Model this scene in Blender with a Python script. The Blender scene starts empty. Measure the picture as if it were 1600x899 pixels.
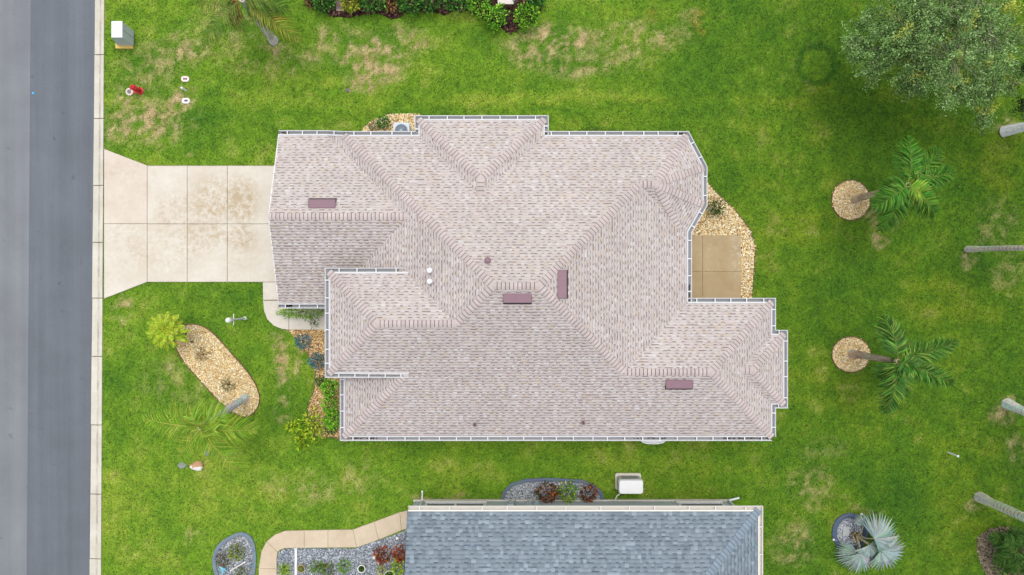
import bpy, math, random
import numpy as np
from mathutils import Vector, Matrix
R = math.radians
rng = np.random.default_rng(7)
random.seed(7)
S = bpy.context.scene
COL = S.collection
# ------------------------------------------------------------------ camera, sky, sun, exposure
H = 30.0
F = 1067.0
cd = bpy.data.cameras.new('camera'); cam = bpy.data.objects.new('camera', cd); COL.objects.link(cam)
cam.location = (0, 0, H); cam.rotation_euler = (0, 0, 0)
cd.sensor_width = 36; cd.lens = 36 * F / 1600; cd.clip_end = 5000
S.camera = cam
SUN_EL, SUN_AZ = R(76), R(10)           # azimuth from north towards east
w = bpy.data.worlds.new('World'); S.world = w; w.use_nodes = True
nt = w.node_tree; bg = nt.nodes['Background']
sky = nt.nodes.new('ShaderNodeTexSky'); sky.sky_type = 'NISHITA'; sky.sun_disc = False
sky.sun_elevation = SUN_EL; sky.sun_rotation = SUN_AZ; sky.dust_density = 3.0
hs = nt.nodes.new('ShaderNodeHueSaturation'); hs.inputs['Saturation'].default_value = 0.32
nt.links.new(sky.outputs[0], hs.inputs['Color']); nt.links.new(hs.outputs[0], bg.inputs[0])
bg.inputs[1].default_value = 0.15
sl = bpy.data.lights.new('sun', 'SUN'); so = bpy.data.objects.new('sun', sl); COL.objects.link(so)
sl.energy = 0.5; sl.angle = R(30); sl.color = (1, 0.965, 0.91)
sdir = Vector((math.sin(SUN_AZ) * math.cos(SUN_EL), math.cos(SUN_AZ) * math.cos(SUN_EL), math.sin(SUN_EL)))
so.rotation_euler = sdir.to_track_quat('Z', 'Y').to_euler(); so.location = (0, 0, 60)
S.view_settings.view_transform = 'Standard'; S.view_settings.look = 'None'
S.view_settings.exposure = 0.86; S.view_settings.gamma = 1.0
S.render.resolution_x, S.render.resolution_y = 1024, 575
GAIN = 1.4

# ------------------------------------------------------------------ helpers
def lin(v):
    v /= 255.0
    return v / 12.92 if v <= 0.04045 else ((v + 0.055) / 1.055) ** 2.4
def C(r, g, b, k=1.0):                       # colour as seen in full daylight -> base colour
    return (lin(r) / GAIN * k, lin(g) / GAIN * k, lin(b) / GAIN * k)
def W(px, py, z=0.0):                        # photograph position and real height -> place in the world
    return ((px - 800) * (H - z) / F, -(py - 449.5) * (H - z) / F, z)
def W2(px, py, z=0.0):
    return W(px, py, z)[:2]
ORIG = {}
def o_of(o):
    return ORIG.get(o.name, (0, 0, 0)) if o else (0, 0, 0)
def tag(o, label=None, cat=None, group=None, kind=None):
    if label: o['label'] = label
    if cat: o['category'] = cat
    if group: o['group'] = group
    if kind: o['kind'] = kind
    return o
def thing(name, label, cat, loc=(0, 0, 0), group=None, kind=None):
    o = bpy.data.objects.new(name, None); COL.objects.link(o)
    o.location = loc; o.empty_display_size = 0.2
    ORIG[o.name] = tuple(loc)
    return tag(o, label, cat, group, kind)
def link(name, me, parent=None, loc=None):
    o = bpy.data.objects.new(name, me); COL.objects.link(o)
    po = o_of(parent)
    if parent: o.parent = parent
    if loc is not None:
        o.location = (loc[0] - po[0], loc[1] - po[1], loc[2] - po[2])
    ORIG[o.name] = po
    return o
def np_mesh(name, V, Fc, col, mat, parent=None, smooth=False, kind=None, points=False):
    V = np.asarray(V, dtype=np.float64) - np.array(o_of(parent))
    Fc = np.asarray(Fc, dtype=np.int32); n, k = Fc.shape
    me = bpy.data.meshes.new(name)
    me.vertices.add(len(V)); me.vertices.foreach_set('co', V.astype(np.float32).ravel())
    me.loops.add(n * k); me.loops.foreach_set('vertex_index', Fc.ravel())
    me.polygons.add(n); me.polygons.foreach_set('loop_start', np.arange(0, n * k, k, dtype=np.int32))
    me.polygons.foreach_set('loop_total', np.full(n, k, dtype=np.int32))
    if smooth: me.polygons.foreach_set('use_smooth', np.ones(n, dtype=bool))
    me.update(calc_edges=True)
    if col is not None and points:
        a = me.color_attributes.new('col', 'FLOAT_COLOR', 'POINT'); c = np.ones((len(V), 4), dtype=np.float32); c[:, :3] = col; a.data.foreach_set('color', c.ravel())
    elif col is not None:
        a = me.color_attributes.new('col', 'FLOAT_COLOR', 'CORNER')
        c = np.ones((n, k, 4), dtype=np.float32); c[:, :, :3] = np.asarray(col, dtype=np.float32).reshape(n, 1, 3)
        a.data.foreach_set('color', c.ravel())
    me.materials.append(mat)
    o = link(name, me, parent)
    if kind: o['kind'] = kind
    return o
class MB:
    def __init__(s): s.v = []; s.f = []; s.c = []
    def face(s, pts, col=(1, 1, 1)):
        i = len(s.v); s.v += [tuple(p) for p in pts]; s.f.append(tuple(range(i, i + len(pts)))); s.c.append(col)
    def box(s, x0, x1, y0, y1, z0, z1, col=(1, 1, 1)):
        s.frustum([(x0, y0), (x1, y0), (x1, y1), (x0, y1)], z0, [(x0, y0), (x1, y0), (x1, y1), (x0, y1)], z1, col)
    def frustum(s, p0, z0, p1, z1, col=(1, 1, 1), cap=True):
        n = len(p0); i = len(s.v)
        s.v += [(x, y, z0) for x, y in p0] + [(x, y, z1) for x, y in p1]
        for k in range(n):
            j = (k + 1) % n
            s.f.append((i + k, i + j, i + n + j, i + n + k)); s.c.append(col)
        if cap:
            s.f.append(tuple(range(i + n, i + 2 * n))); s.c.append(col)
            s.f.append(tuple(range(i + n - 1, i - 1, -1))); s.c.append(col)
    def prism(s, poly, z0, z1, col=(1, 1, 1)):
        if area(poly) < 0: poly = poly[::-1]
        s.frustum(poly, z0, poly, z1, col)
    def obox(s, p, q, wd, z0, z1, col=(1, 1, 1)):       # bar from p to q in plan
        d = Vector((q[0] - p[0], q[1] - p[1])); d.normalize(); nx, ny = -d.y * wd / 2, d.x * wd / 2
        s.prism([(p[0] - nx, p[1] - ny), (q[0] - nx, q[1] - ny), (q[0] + nx, q[1] + ny), (p[0] + nx, p[1] + ny)], z0, z1, col)
    def tube(s, path, rad, n=8, col=(1, 1, 1), jit=0.0):
        path = [Vector(p) for p in path]; i = len(s.v); m = len(path)
        for k, p in enumerate(path):
            t = (path[min(k + 1, m - 1)] - path[max(k - 1, 0)]).normalized()
            a = t.cross(Vector((0, 0, 1)) if abs(t.z) < 0.9 else Vector((1, 0, 0))).normalized(); b = t.cross(a)
            r = rad[k] if isinstance(rad, (list, tuple)) else rad
            for q in range(n):
                an = 2 * math.pi * q / n
                rr = r * (1 + jit * random.uniform(-1, 1))
                s.v.append(tuple(p + (a * math.cos(an) + b * math.sin(an)) * rr))
        for k in range(m - 1):
            for q in range(n):
                q2 = (q + 1) % n
                s.f.append((i + k * n + q, i + k * n + q2, i + (k + 1) * n + q2, i + (k + 1) * n + q)); s.c.append(col)
        s.f.append(tuple(i + q for q in range(n))[::-1]); s.c.append(col)
        s.f.append(tuple(i + (m - 1) * n + q for q in range(n))); s.c.append(col)
    def lathe(s, prof, o, n=16, col=(1, 1, 1)):
        i = len(s.v); m = len(prof)
        for r, z in prof:
            for q in range(n):
                an = 2 * math.pi * q / n; s.v.append((o[0] + r * math.cos(an), o[1] + r * math.sin(an), o[2] + z))
        for k in range(m - 1):
            for q in range(n):
                q2 = (q + 1) % n
                s.f.append((i + k * n + q, i + k * n + q2, i + (k + 1) * n + q2, i + (k + 1) * n + q)); s.c.append(col)
        s.f.append(tuple(i + q for q in range(n))[::-1]); s.c.append(col)
        s.f.append(tuple(i + (m - 1) * n + q for q in range(n))); s.c.append(col)
    def mesh(s, name, mat, off=(0, 0, 0), smooth=False):
        me = bpy.data.meshes.new(name)
        me.from_pydata([(x - off[0], y - off[1], z - off[2]) for x, y, z in s.v], [], s.f); me.update()
        a = me.color_attributes.new('col', 'FLOAT_COLOR', 'CORNER')
        buf = []
        for f, c in zip(s.f, s.c): buf += [c[0], c[1], c[2], 1.0] * len(f)
        a.data.foreach_set('color', buf)
        me.materials.append(mat)
        if smooth: me.polygons.foreach_set('use_smooth', [True] * len(me.polygons))
        return me
    def build(s, name, mat, parent=None, smooth=False, kind=None):
        o = link(name, s.mesh(name, mat, o_of(parent), smooth), parent)
        if kind: o['kind'] = kind
        return o
def area(p):
    return 0.5 * sum(p[i][0] * p[(i + 1) % len(p)][1] - p[(i + 1) % len(p)][0] * p[i][1] for i in range(len(p)))
def inside(px, py, poly):
    px = np.asarray(px); py = np.asarray(py); r = np.zeros(px.shape, dtype=bool); n = len(poly)
    for i in range(n):
        x1, y1 = poly[i]; x2, y2 = poly[(i + 1) % n]
        c = (y1 > py) != (y2 > py)
        if y1 != y2:
            r ^= c & (px < (x2 - x1) * (py - y1) / (y2 - y1) + x1)
    return r
def smooth_loop(pts, sub=6):                              # closed Catmull-Rom
    out = []; n = len(pts)
    for i in range(n):
        p0, p1, p2, p3 = (np.array(pts[(i + k - 1) % n][:2], float) for k in range(4))
        for t in np.linspace(0, 1, sub, endpoint=False):
            out.append(tuple(0.5 * (2 * p1 + (p2 - p0) * t + (2 * p0 - 5 * p1 + 4 * p2 - p3) * t * t + (3 * p1 - p0 - 3 * p2 + p3) * t ** 3)))
    return out
def offset(poly, d):                                      # mitred offset; positive = to the left of travel
    n = len(poly); out = []
    for i in range(n):
        a = Vector(poly[i - 1][:2]); b = Vector(poly[i][:2]); c = Vector(poly[(i + 1) % n][:2])
        d1 = (b - a).normalized(); d2 = (c - b).normalized()
        n1 = Vector((-d1.y, d1.x)); n2 = Vector((-d2.y, d2.x)); m = (n1 + n2)
        if m.length < 1e-6: m = n1
        m.normalize(); k = d / max(0.3, m.dot(n1)); out.append((b.x + m.x * k, b.y + m.y * k))
    return out
def vnoise(x, y, s, seed):                                # gradient noise, turned per seed so that no axis shows
    r = np.random.default_rng(seed); an = r.random((256, 256)) * 2 * np.pi; gx, gy = np.cos(an), np.sin(an)
    t_ = seed * 1.7; x = np.asarray(x); y = np.asarray(y)
    X = (x * math.cos(t_) - y * math.sin(t_)) / s + 512; Y = (x * math.sin(t_) + y * math.cos(t_)) / s + 512
    xi = np.floor(X).astype(int); yi = np.floor(Y).astype(int); fx = X - xi; fy = Y - yi
    u = fx * fx * fx * (fx * (fx * 6 - 15) + 10); v = fy * fy * fy * (fy * (fy * 6 - 15) + 10)
    q = lambda i, j: gx[(xi + i) % 256, (yi + j) % 256] * (fx - i) + gy[(xi + i) % 256, (yi + j) % 256] * (fy - j)
    n = (q(0, 0) * (1 - u) + q(1, 0) * u) * (1 - v) + (q(0, 1) * (1 - u) + q(1, 1) * u) * v
    return np.clip(.5 + n * .8, 0, 1)
def fbm(x, y, s, seed, o=4):
    t = 0; a = 1; n = 0
    for k in range(o):
        t = t + a * vnoise(x, y, s / 2 ** k, seed + k * 13); n += a; a *= 0.55
    return t / n

# ------------------------------------------------------------------ materials
def new_mat(name, rough=0.8, spec=0.3):
    m = bpy.data.materials.new(name); m.use_nodes = True
    b = m.node_tree.nodes['Principled BSDF']; b.inputs['Roughness'].default_value = rough
    b.inputs['Specular IOR Level'].default_value = spec
    return m, m.node_tree, b
def N(t, typ, **kw):
    n = t.nodes.new(typ)
    for k, v in kw.items(): setattr(n, k, v)
    return n
def noise(t, scale, detail=4, stretch=None, rough=0.6):
    g = N(t, 'ShaderNodeNewGeometry'); src = g.outputs['Position']
    if stretch:
        mp = N(t, 'ShaderNodeMapping'); mp.inputs['Scale'].default_value = stretch
        t.links.new(src, mp.inputs['Vector']); src = mp.outputs[0]
    n = N(t, 'ShaderNodeTexNoise'); n.inputs['Scale'].default_value = scale; n.inputs['Detail'].default_value = detail
    n.inputs['Roughness'].default_value = rough
    t.links.new(src, n.inputs['Vector']); return n.outputs['Fac']
def ramp(t, fac, lo, hi, a, b):
    m = N(t, 'ShaderNodeMapRange'); t.links.new(fac, m.inputs[0])
    for i, v in zip((1, 2, 3, 4), (lo, hi, a, b)): m.inputs[i].default_value = v
    return m.outputs[0]
def mul(t, col, fac):
    m = N(t, 'ShaderNodeVectorMath', operation='SCALE'); t.links.new(col, m.inputs[0]); t.links.new(fac, m.inputs['Scale']); return m.outputs[0]
def mixc(t, fac, a, b):
    m = N(t, 'ShaderNodeMix', data_type='RGBA')
    t.links.new(fac, m.inputs[0])
    for i, v in ((6, a), (7, b)):
        if isinstance(v, tuple): m.inputs[i].default_value = (*v[:3], 1)
        else: t.links.new(v, m.inputs[i])
    return m.outputs[2]
def math_(t, op, a, b):
    m = N(t, 'ShaderNodeMath', operation=op)
    for i, v in enumerate((a, b)):
        if isinstance(v, (int, float)): m.inputs[i].default_value = v
        else: t.links.new(v, m.inputs[i])
    return m.outputs[0]
def bump(t, b, fac, strength=0.3, dist=0.01):
    n = N(t, 'ShaderNodeBump'); n.inputs['Strength'].default_value = strength; n.inputs['Distance'].default_value = dist
    t.links.new(fac, n.inputs['Height']); t.links.new(n.outputs[0], b.inputs['Normal'])
def attr_mat(name, rough=0.8, spec=0.3, grain=None, bmp=0.0, trans=0.0):
    m, t, b = new_mat(name, rough, spec)
    a = N(t, 'ShaderNodeAttribute', attribute_name='col'); c = a.outputs['Color']
    for sc, amt in (grain or []):
        n = noise(t, sc); c = mul(t, c, ramp(t, n, 0.25, 0.75, 1 - amt, 1 + amt))
        if bmp: bump(t, b, n, bmp)
    t.links.new(c, b.inputs['Base Color'])
    if trans:
        out = t.nodes['Material Output']; tr = N(t, 'ShaderNodeBsdfTranslucent'); t.links.new(c, tr.inputs['Color'])
        mx = N(t, 'ShaderNodeMixShader'); mx.inputs[0].default_value = trans
        t.links.new(b.outputs[0], mx.inputs[1]); t.links.new(tr.outputs[0], mx.inputs[2]); t.links.new(mx.outputs[0], out.inputs['Surface'])
    return m
M = {}
M['shingle'] = attr_mat('shingle', 0.9, 0.2, [(60, 0.10), (1.1, 0.05), (0.35, 0.06)])
M['stone'] = attr_mat('stone', 0.8, 0.3, [(40, 0.15)])
M['leaf'] = attr_mat('leaf', 0.6, 0.18, [(9, 0.12)], trans=0.25)
M['bark'] = attr_mat('bark', 0.9, 0.2, [(11, 0.3), (40, 0.2)], bmp=0.35)
M['paint'] = attr_mat('paint', 0.45, 0.4, [(2.5, 0.03)])
M['metal'] = attr_mat('metal', 0.5, 0.4, [(5, 0.06)])
M['wall'] = attr_mat('wall', 0.85, 0.2, [(30, 0.05), (1.5, 0.05)], bmp=0.1)
M['grass'] = attr_mat('grass', 0.7, 0.2, None, trans=0.2)
M['lawn'] = attr_mat('lawn', 0.95, 0.1, [(16, 0.42), (5, 0.12)])
M['mulch'] = attr_mat('mulch', 0.95, 0.1, [(30, 0.4)])
m, t, b = new_mat('glass', 0.08, 0.6); b.inputs['Base Color'].default_value = (0.02, 0.03, 0.05, 1); M['glass'] = m
def concrete(name, base, alt, spots=(), spot_col=(0.2, 0.15, 0.09), streak=None):
    m, t, b = new_mat(name, 0.85, 0.25)
    n1 = noise(t, 0.9, 6); n2 = noise(t, 45, 3); n3 = noise(t, 5, 6, rough=0.75)
    c = mixc(t, ramp(t, n1, 0.35, 0.65, 0, 1), base, alt)
    c = mul(t, c, ramp(t, n2, 0.25, 0.75, 0.94, 1.06)); c = mul(t, c, ramp(t, n3, 0.3, 0.7, 0.93, 1.05))
    for (x, y, rx, ry, s, dens) in spots:
        g = N(t, 'ShaderNodeNewGeometry'); mp = N(t, 'ShaderNodeMapping')
        mp.inputs['Location'].default_value = (-x / rx, -y / ry, 0); mp.inputs['Scale'].default_value = (1 / rx, 1 / ry, 0)
        t.links.new(g.outputs['Position'], mp.inputs['Vector'])
        ln = N(t, 'ShaderNodeVectorMath', operation='LENGTH'); t.links.new(mp.outputs[0], ln.inputs[0])
        fall = ramp(t, ln.outputs['Value'], 0.45, 1.1, 1, 0)
        nn = ramp(t, noise(t, 5.5, 8, rough=0.8), dens, dens + 0.13, 0, 1)
        c = mixc(t, math_(t, 'MULTIPLY', math_(t, 'MULTIPLY', fall, nn), min(1, s * 1.25)), c, spot_col)
    t.links.new(c, b.inputs['Base Color']); bump(t, b, n2, 0.15)
    return m
def spot(px, py, rx, ry, s=0.6, dens=0.5):
    x, y = W2(px, py); return (x, y, rx / 35.57, ry / 35.57, s, dens)
M['driveway'] = concrete('driveway', C(228, 221, 206), C(219, 208, 190),
    [spot(333, 317, 40, 40, .6, .43), spot(380, 318, 30, 42, .65, .42), spot(325, 366, 44, 22, .55, .44), spot(378, 372, 28, 26, .6, .43), spot(275, 335, 40, 40, .4, .46), spot(255, 395, 60, 40, .25, .46), spot(200, 350, 40, 90, .22, .46), spot(350, 285, 60, 20, .25, .46),
     spot(310, 388, 40, 12, .4, .5), spot(375, 405, 26, 14, .4, .52)], C(188, 166, 130))
M['drive_edge'] = concrete('apron', C(226, 214, 198), C(219, 204, 186), [spot(190, 270, 40, 25, .3, .5)], C(190, 160, 140))
M['kerb'] = concrete('kerb', C(224, 219, 203), C(208, 201, 184))
def dirt_line(m):
    t = m.node_tree; b = t.nodes['Principled BSDF']; src = b.inputs['Base Color'].links[0].from_socket
    a = N(t, 'ShaderNodeAttribute', attribute_name='col'); n = ramp(t, noise(t, 7, 6, (1, .25, 1)), .35, .62, 0, 1)
    f = math_(t, 'MULTIPLY', math_(t, 'SUBTRACT', 1.0, a.outputs['Fac']), n)
    t.links.new(mixc(t, f, src, C(150, 144, 132)), b.inputs['Base Color'])
dirt_line(M['kerb'])
M['walk'] = concrete('walk', C(222, 214, 199), C(230, 222, 208))
M['patio'] = concrete('patio', C(194, 172, 134), C(178, 155, 116), [spot(1110, 398, 18, 38, .35, .5), spot(1150, 400, 14, 40, .5, .47)], C(214, 202, 180))
M['path'] = concrete('path', C(222, 204, 178), C(210, 190, 162))
M['dirt'] = concrete('dirt', C(110, 92, 72), C(86, 74, 58))
M['joint'] = concrete('joint', C(176, 162, 140), C(140, 126, 106))
def asphalt(name, base, alt):
    m, t, b = new_mat(name, 0.85, 0.25)
    st = noise(t, 1.6, 4, (1, 0.02, 1)); n2 = noise(t, 60, 2); n3 = noise(t, 0.35, 5); n4 = noise(t, 2.2, 6)
    c = mixc(t, ramp(t, st, 0.3, 0.7, 0, 1), base, alt)
    c = mul(t, c, ramp(t, n2, 0.25, 0.75, 0.82, 1.18)); c = mul(t, c, ramp(t, n3, 0.3, 0.7, 0.88, 1.12))
    c = mul(t, c, ramp(t, n4, 0.27, 0.36, 0.72, 1.0))
    t.links.new(c, b.inputs['Base Color']); bump(t, b, n2, 0.3)
    return m
M['road'] = asphalt('asphalt', C(103, 108, 114), C(117, 122, 129))
M['road_old'] = asphalt('asphalt_old', C(126, 130, 134), C(139, 142, 145))
WHITE = C(240, 241, 242); 

# ------------------------------------------------------------------ lay-out of beds and paving (plan polygons)
def PX(pts, z=0): return [W2(x, y, z) for x, y in pts]
oval_bed = smooth_loop(PX([(283, 512), (305, 507), (330, 518), (360, 550), (390, 585), (404, 612), (404, 634), (390, 650), (374, 649), (350, 634), (318, 600), (290, 568), (274, 538)]), 5)
west_bed = PX([(450, 515), (540, 515), (540, 690), (520, 682), (500, 684), (484, 676), (478, 658), (484, 630), (492, 605), (493, 580), (482, 553), (470, 537)])
north_bed = PX([(560, 215), (568, 200), (583, 187), (610, 179), (655, 178), (670, 215)])
east_bed = PX([(1080, 380), (1080, 300), (1106, 286), (1118, 300), (1150, 330), (1172, 360), (1180, 385), (1177, 430), (1174, 480), (1080, 480)])
ring_n = [(W(1329, 313)[0] + 0.84 * math.cos(a), W(1329, 313)[1] + 0.88 * math.sin(a)) for a in np.linspace(0, 2 * math.pi, 36, endpoint=False)]
ring_s = [(W(1329.5, 554)[0] + 0.85 * math.cos(a), W(1329.5, 554)[1] + 0.78 * math.sin(a)) for a in np.linspace(0, 2 * math.pi, 36, endpoint=False)]
ring_b = [(W(1327, 832)[0] + 0.68 * math.cos(a), W(1327, 832)[1] + 0.76 * math.sin(a)) for a in np.linspace(0, 2 * math.pi, 36, endpoint=False)]
nb_bed = PX([(784, 782), (789, 768), (800, 757), (820, 751), (850, 749), (880, 750), (910, 752), (928, 760), (939, 771), (941, 782)])
kid_bed = smooth_loop(PX([(372, 835), (388, 838), (396, 852), (398, 880), (392, 905), (372, 920), (350, 912), (338, 893), (336, 870), (346, 850)]), 5)
mulch_n = PX([(470, -30), (478, 0), (490, 12), (505, 19), (524, 27), (545, 26), (570, 23), (590, 20), (606, 28), (622, 29), (632, 20), (650, 18), (684, 19), (694, 25), (704, 18), (730, 17), (745, 22), (764, 34), (780, 40), (792, 50), (802, 50), (815, 42), (836, 36), (846, 12), (852, -30)])
mulch_se = smooth_loop(PX([(1526, 850), (1534, 834), (1556, 825), (1590, 826), (1620, 850), (1622, 890), (1590, 915), (1550, 905), (1532, 880)]), 5)
garden = PX([(433, 920), (433, 875), (436, 862), (446, 857), (555, 857), (637, 828), (660, 822), (660, 920)])
drive_all = PX([(163, 233), (231, 259), (440, 259), (440, 441), (231, 441), (163, 467)])
walk_all = smooth_loop(PX([(411, 441)] * 1 + [(411.5, 470), (413, 488), (419, 501), (431, 511), (447, 515)]), 1)[:0] or PX([(411, 441), (411.5, 470), (413, 486), (418, 499), (428, 509), (440, 514), (452, 515.5), (520, 515.5), (520, 441)])
patio_all = PX([(1078, 367), (1158, 367), (1158, 470), (1078, 470)])
path_up = [(404, 930), (405, 885), (409, 861), (418, 845), (430, 835), (446, 829), (552, 827), (585, 815), (622, 801), (650, 795)]
path_dn = [(433, 930), (433, 885), (433, 871), (434, 864), (438, 859), (446, 856), (558, 855), (592, 843), (634, 826), (650, 822)]
path_all = PX(path_up + path_dn[::-1])

# ------------------------------------------------------------------ lawn
X0, X1, Y0, Y1 = -18.0, 24.0, -14.2, 14.2
DRY = [(585, 92, 60, 40, .95), (540, 55, 30, 20, .6), (640, 60, 40, 22, .55), (505, 60, 20, 25, .5), (570, 125, 30, 14, .8), (285, 78, 42, 26, .75), (250, 95, 34, 34, .55), (230, 190, 66, 40, .8), (215, 120, 40, 50, .4), (180, 200, 20, 30, .6), (285, 160, 26, 30, .75), (195, 150, 14, 10, .9),
       (880, 62, 70, 26, .8), (835, 82, 40, 30, .8), (820, 65, 40, 18, .55), (1000, 58, 80, 24, .5), (905, 108, 50, 16, .6), (960, 90, 60, 20, .45), (190, 484, 16, 22, .75), (186, 506, 10, 10, .5), (432, 528, 12, 18, .85), (436, 565, 12, 34, .9), (445, 610, 10, 40, .85), (440, 650, 14, 16, .6), (470, 575, 10, 26, .5),
       (470, 555, 8, 20, .7), (1384, 346, 22, 16, .75), (1375, 376, 14, 8, .8), (1375, 330, 26, 16, .4), (1512, 398, 18, 14, .65), (1566, 196, 16, 22, .6), (1570, 640, 26, 22, .7), (1525, 790, 18, 14, .6), (1270, 760, 34, 36, .4), (1238, 850, 36, 36, .4), (1285, 700, 40, 16, .15),
       (1590, 700, 16, 26, .5), (1580, 430, 30, 40, .25), (275, 600, 60, 40, .25), (270, 570, 26, 10, .4), (480, 760, 60, 26, .3), (560, 750, 40, 24, .25), (545, 141, 8, 5, .8), (430, 75, 26, 16, .7), (360, 40, 60, 40, .35), (1080, 30, 22, 20, .4), (300, 840, 16, 14, .3),
       (700, 777, 60, 3, .8), (1350, 800, 30, 6, .3), (490, 88, 22, 14, .5), (1560, 350, 30, 40, .3), (420, 100, 70, 20, .35), (465, 230, 6, 4, .6), (300, 243, 10, 4, .7)]
LIME = [(880, 150, 110, 7, .8), (740, 155, 80, 9, .6), (520, 132, 26, 10, .9), (1000, 155, 60, 6, .5), (400, 620, 14, 40, .6), (1560, 280, 50, 60, .5), (1500, 850, 40, 60, .35), (1370, 690, 30, 60, .4), (250, 480, 60, 20, .3), (380, 720, 120, 60, .3), (1590, 120, 40, 80, .3), (300, 780, 150, 100, .45), (1290, 330, 30, 90, .3), (1250, 420, 20, 100, .35), (1480, 740, 40, 60, .35), (1440, 480, 80, 60, .35), (580, 740, 300, 20, .25)]
DARK = [(900, 172, 110, 7, .6), (350, 210, 90, 40, .5), (320, 460, 90, 14, .6), (1276, 101, 31, 31, 0), (1230, 60, 90, 70, .5), (1430, 560, 60, 100, .25), (1390, 740, 50, 80, .5), (470, 640, 22, 30, .4), (230, 560, 50, 60, .3), (1120, 60, 60, 90, .3), (1320, 450, 80, 60, .3)]
YEL = [(1020, 28, 16, 14, .8), (1090, 30, 12, 14, .8), (1098, 48, 8, 8, 1.0), (1540, 30, 40, 40, .3)]
def blob(px, py, lst, x, y, seed, warp=12):
    wx = (fbm(x, y, 1.6, seed) - .5) * warp * 4; wy = (fbm(x, y, 1.6, seed + 5) - .5) * warp * 4
    r = np.zeros_like(px)
    for (cx, cy, rx, ry, s) in lst:
        d = np.sqrt(((px + wx - cx) / rx) ** 2 + ((py + wy - cy) / ry) ** 2)
        r = np.maximum(r, s * np.clip((1.25 - d) / 0.75, 0, 1))
    return r
def lawn_col(x, y):
    x = np.asarray(x, float); y = np.asarray(y, float)
    px = 800 + x * F / H; py = 449.5 - y * F / H
    n1 = fbm(x, y, 4.5, 1, 5); n2 = fbm(x, y, 1.1, 31); n3 = fbm(x, y, 0.42, 61, 3); n4 = fbm(x, y, 7, 91); n5 = fbm(x, y, .16, 131, 2)
    right = np.clip((px - 850) / 450, 0, 1)[:, None]
    base = np.array(C(111, 149, 38)) * (1 - right) + np.array(C(88, 126, 28)) * right
    lime = np.array(C(148, 169, 56)) * (1 - right) + np.array(C(124, 147, 34)) * right
    dark = np.array(C(74, 120, 32)) * (1 - right) + np.array(C(64, 106, 26)) * right
    k = np.clip((n1 - .5) * 2.2 + (n2 - .5) * 1.5 + (n3 - .5) * .6, -1, 1)
    k = np.clip(k + .75 * blob(px, py, LIME, x, y, 201) - .6 * blob(px, py, DARK, x, y, 221), -1, 1)
    ring = np.abs(np.hypot(px - 1276, py - 101) - 29)
    k = np.clip(k - 1.0 * np.clip(1.2 - ring / 6, 0, 1) + .25 * (np.hypot(px - 1276, py - 101) < 24), -1, 1)
    # mowing stripes that run along the north side and round the back of the house
    k = np.clip(k + 0.22 * np.sin(y * 5.2 + n4 * 5) * np.clip((py - 120) / 40, 0, 1) * np.clip((200 - py) / 20, 0, 1), -1, 1)
    k = np.clip(k + .16 * np.sin((y + .12 * x + .5 * n4) * 5.4) * np.clip((n1 - .35) * 3, 0, 1) + .12 * np.sin((x + .6 * n4) * 5.0) * np.clip((.65 - n1) * 3, 0, 1) * np.clip((px - 1150) / 80, 0, 1), -1, 1)
    kp = np.clip(k, 0, 1)[:, None]; kn = np.clip(-k, 0, 1)[:, None]
    c = base * (1 - kp) * (1 - kn) + lime * kp + dark * kn
    d = blob(px, py, DRY, x, y, 241, 9)
    d = np.clip(d * np.clip(0.5 + (n3 - .5) * 3.4 + (n2 - .5) * 2.6 + (n5 - .5) * 1.6, 0, 1.1), 0, 1) + np.clip((n2 - .62) * 2.0 + (n3 - .5) * .8, 0, .16) * np.clip((n1 - .4) * 4, 0, 1)
    d = np.clip(d, 0, .88)[:, None]
    m3 = np.clip(.5 + (n3 - .5) * 2.2, 0, 1)[:, None]
    straw = np.array(C(204, 178, 132)) * m3 + np.array(C(146, 124, 88)) * (1 - m3)
    c = c * (1 - d) + straw * d
    yl = blob(px, py, YEL, x, y, 261, 9)[:, None] * np.clip(.1 + (n3[:, None] - .4) * 2.2, 0, .5)
    c = c * (1 - yl) + np.array(C(150, 126, 50)) * yl
    c = c * (1 - .08 * np.clip(1.2 - ring / 6, 0, 1))[:, None]
    return c * (1 + (n3[:, None] - .5) * .25 + (n5[:, None] - .5) * .6)
def lawn():
    st = 0.14
    xs = np.arange(X0, X1 + st / 2, st); ys = np.arange(Y0, Y1 + st / 2, st); nx, ny = len(xs), len(ys)
    gx, gy = np.meshgrid(xs, ys); V = np.stack([gx.ravel(), gy.ravel(), np.zeros(gx.size)], 1)
    idx = np.arange(nx * ny).reshape(ny, nx)
    Fc = np.stack([idx[:-1, :-1], idx[:-1, 1:], idx[1:, 1:], idx[1:, :-1]], -1).reshape(-1, 4)
    col = lawn_col(V[:, 0], V[:, 1])
    a, b_, c, d = idx[0, 0], idx[0, -1], idx[-1, -1], idx[-1, 0]
    B = 1500; n = len(V)
    V = np.vstack([V, [[-B, -B, 0], [B, -B, 0], [B, B, 0], [-B, B, 0]]])
    Fc = np.vstack([Fc, [[n, n + 1, b_, a], [n + 1, n + 2, c, b_], [n + 2, n + 3, d, c], [n + 3, n, a, d]]])
    col = np.vstack([col, np.tile(C(84, 118, 34, .6), (4, 1))])
    np_mesh('lawn', V, Fc, col, M['lawn'], kind='structure', points=True)
lawn()

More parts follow.
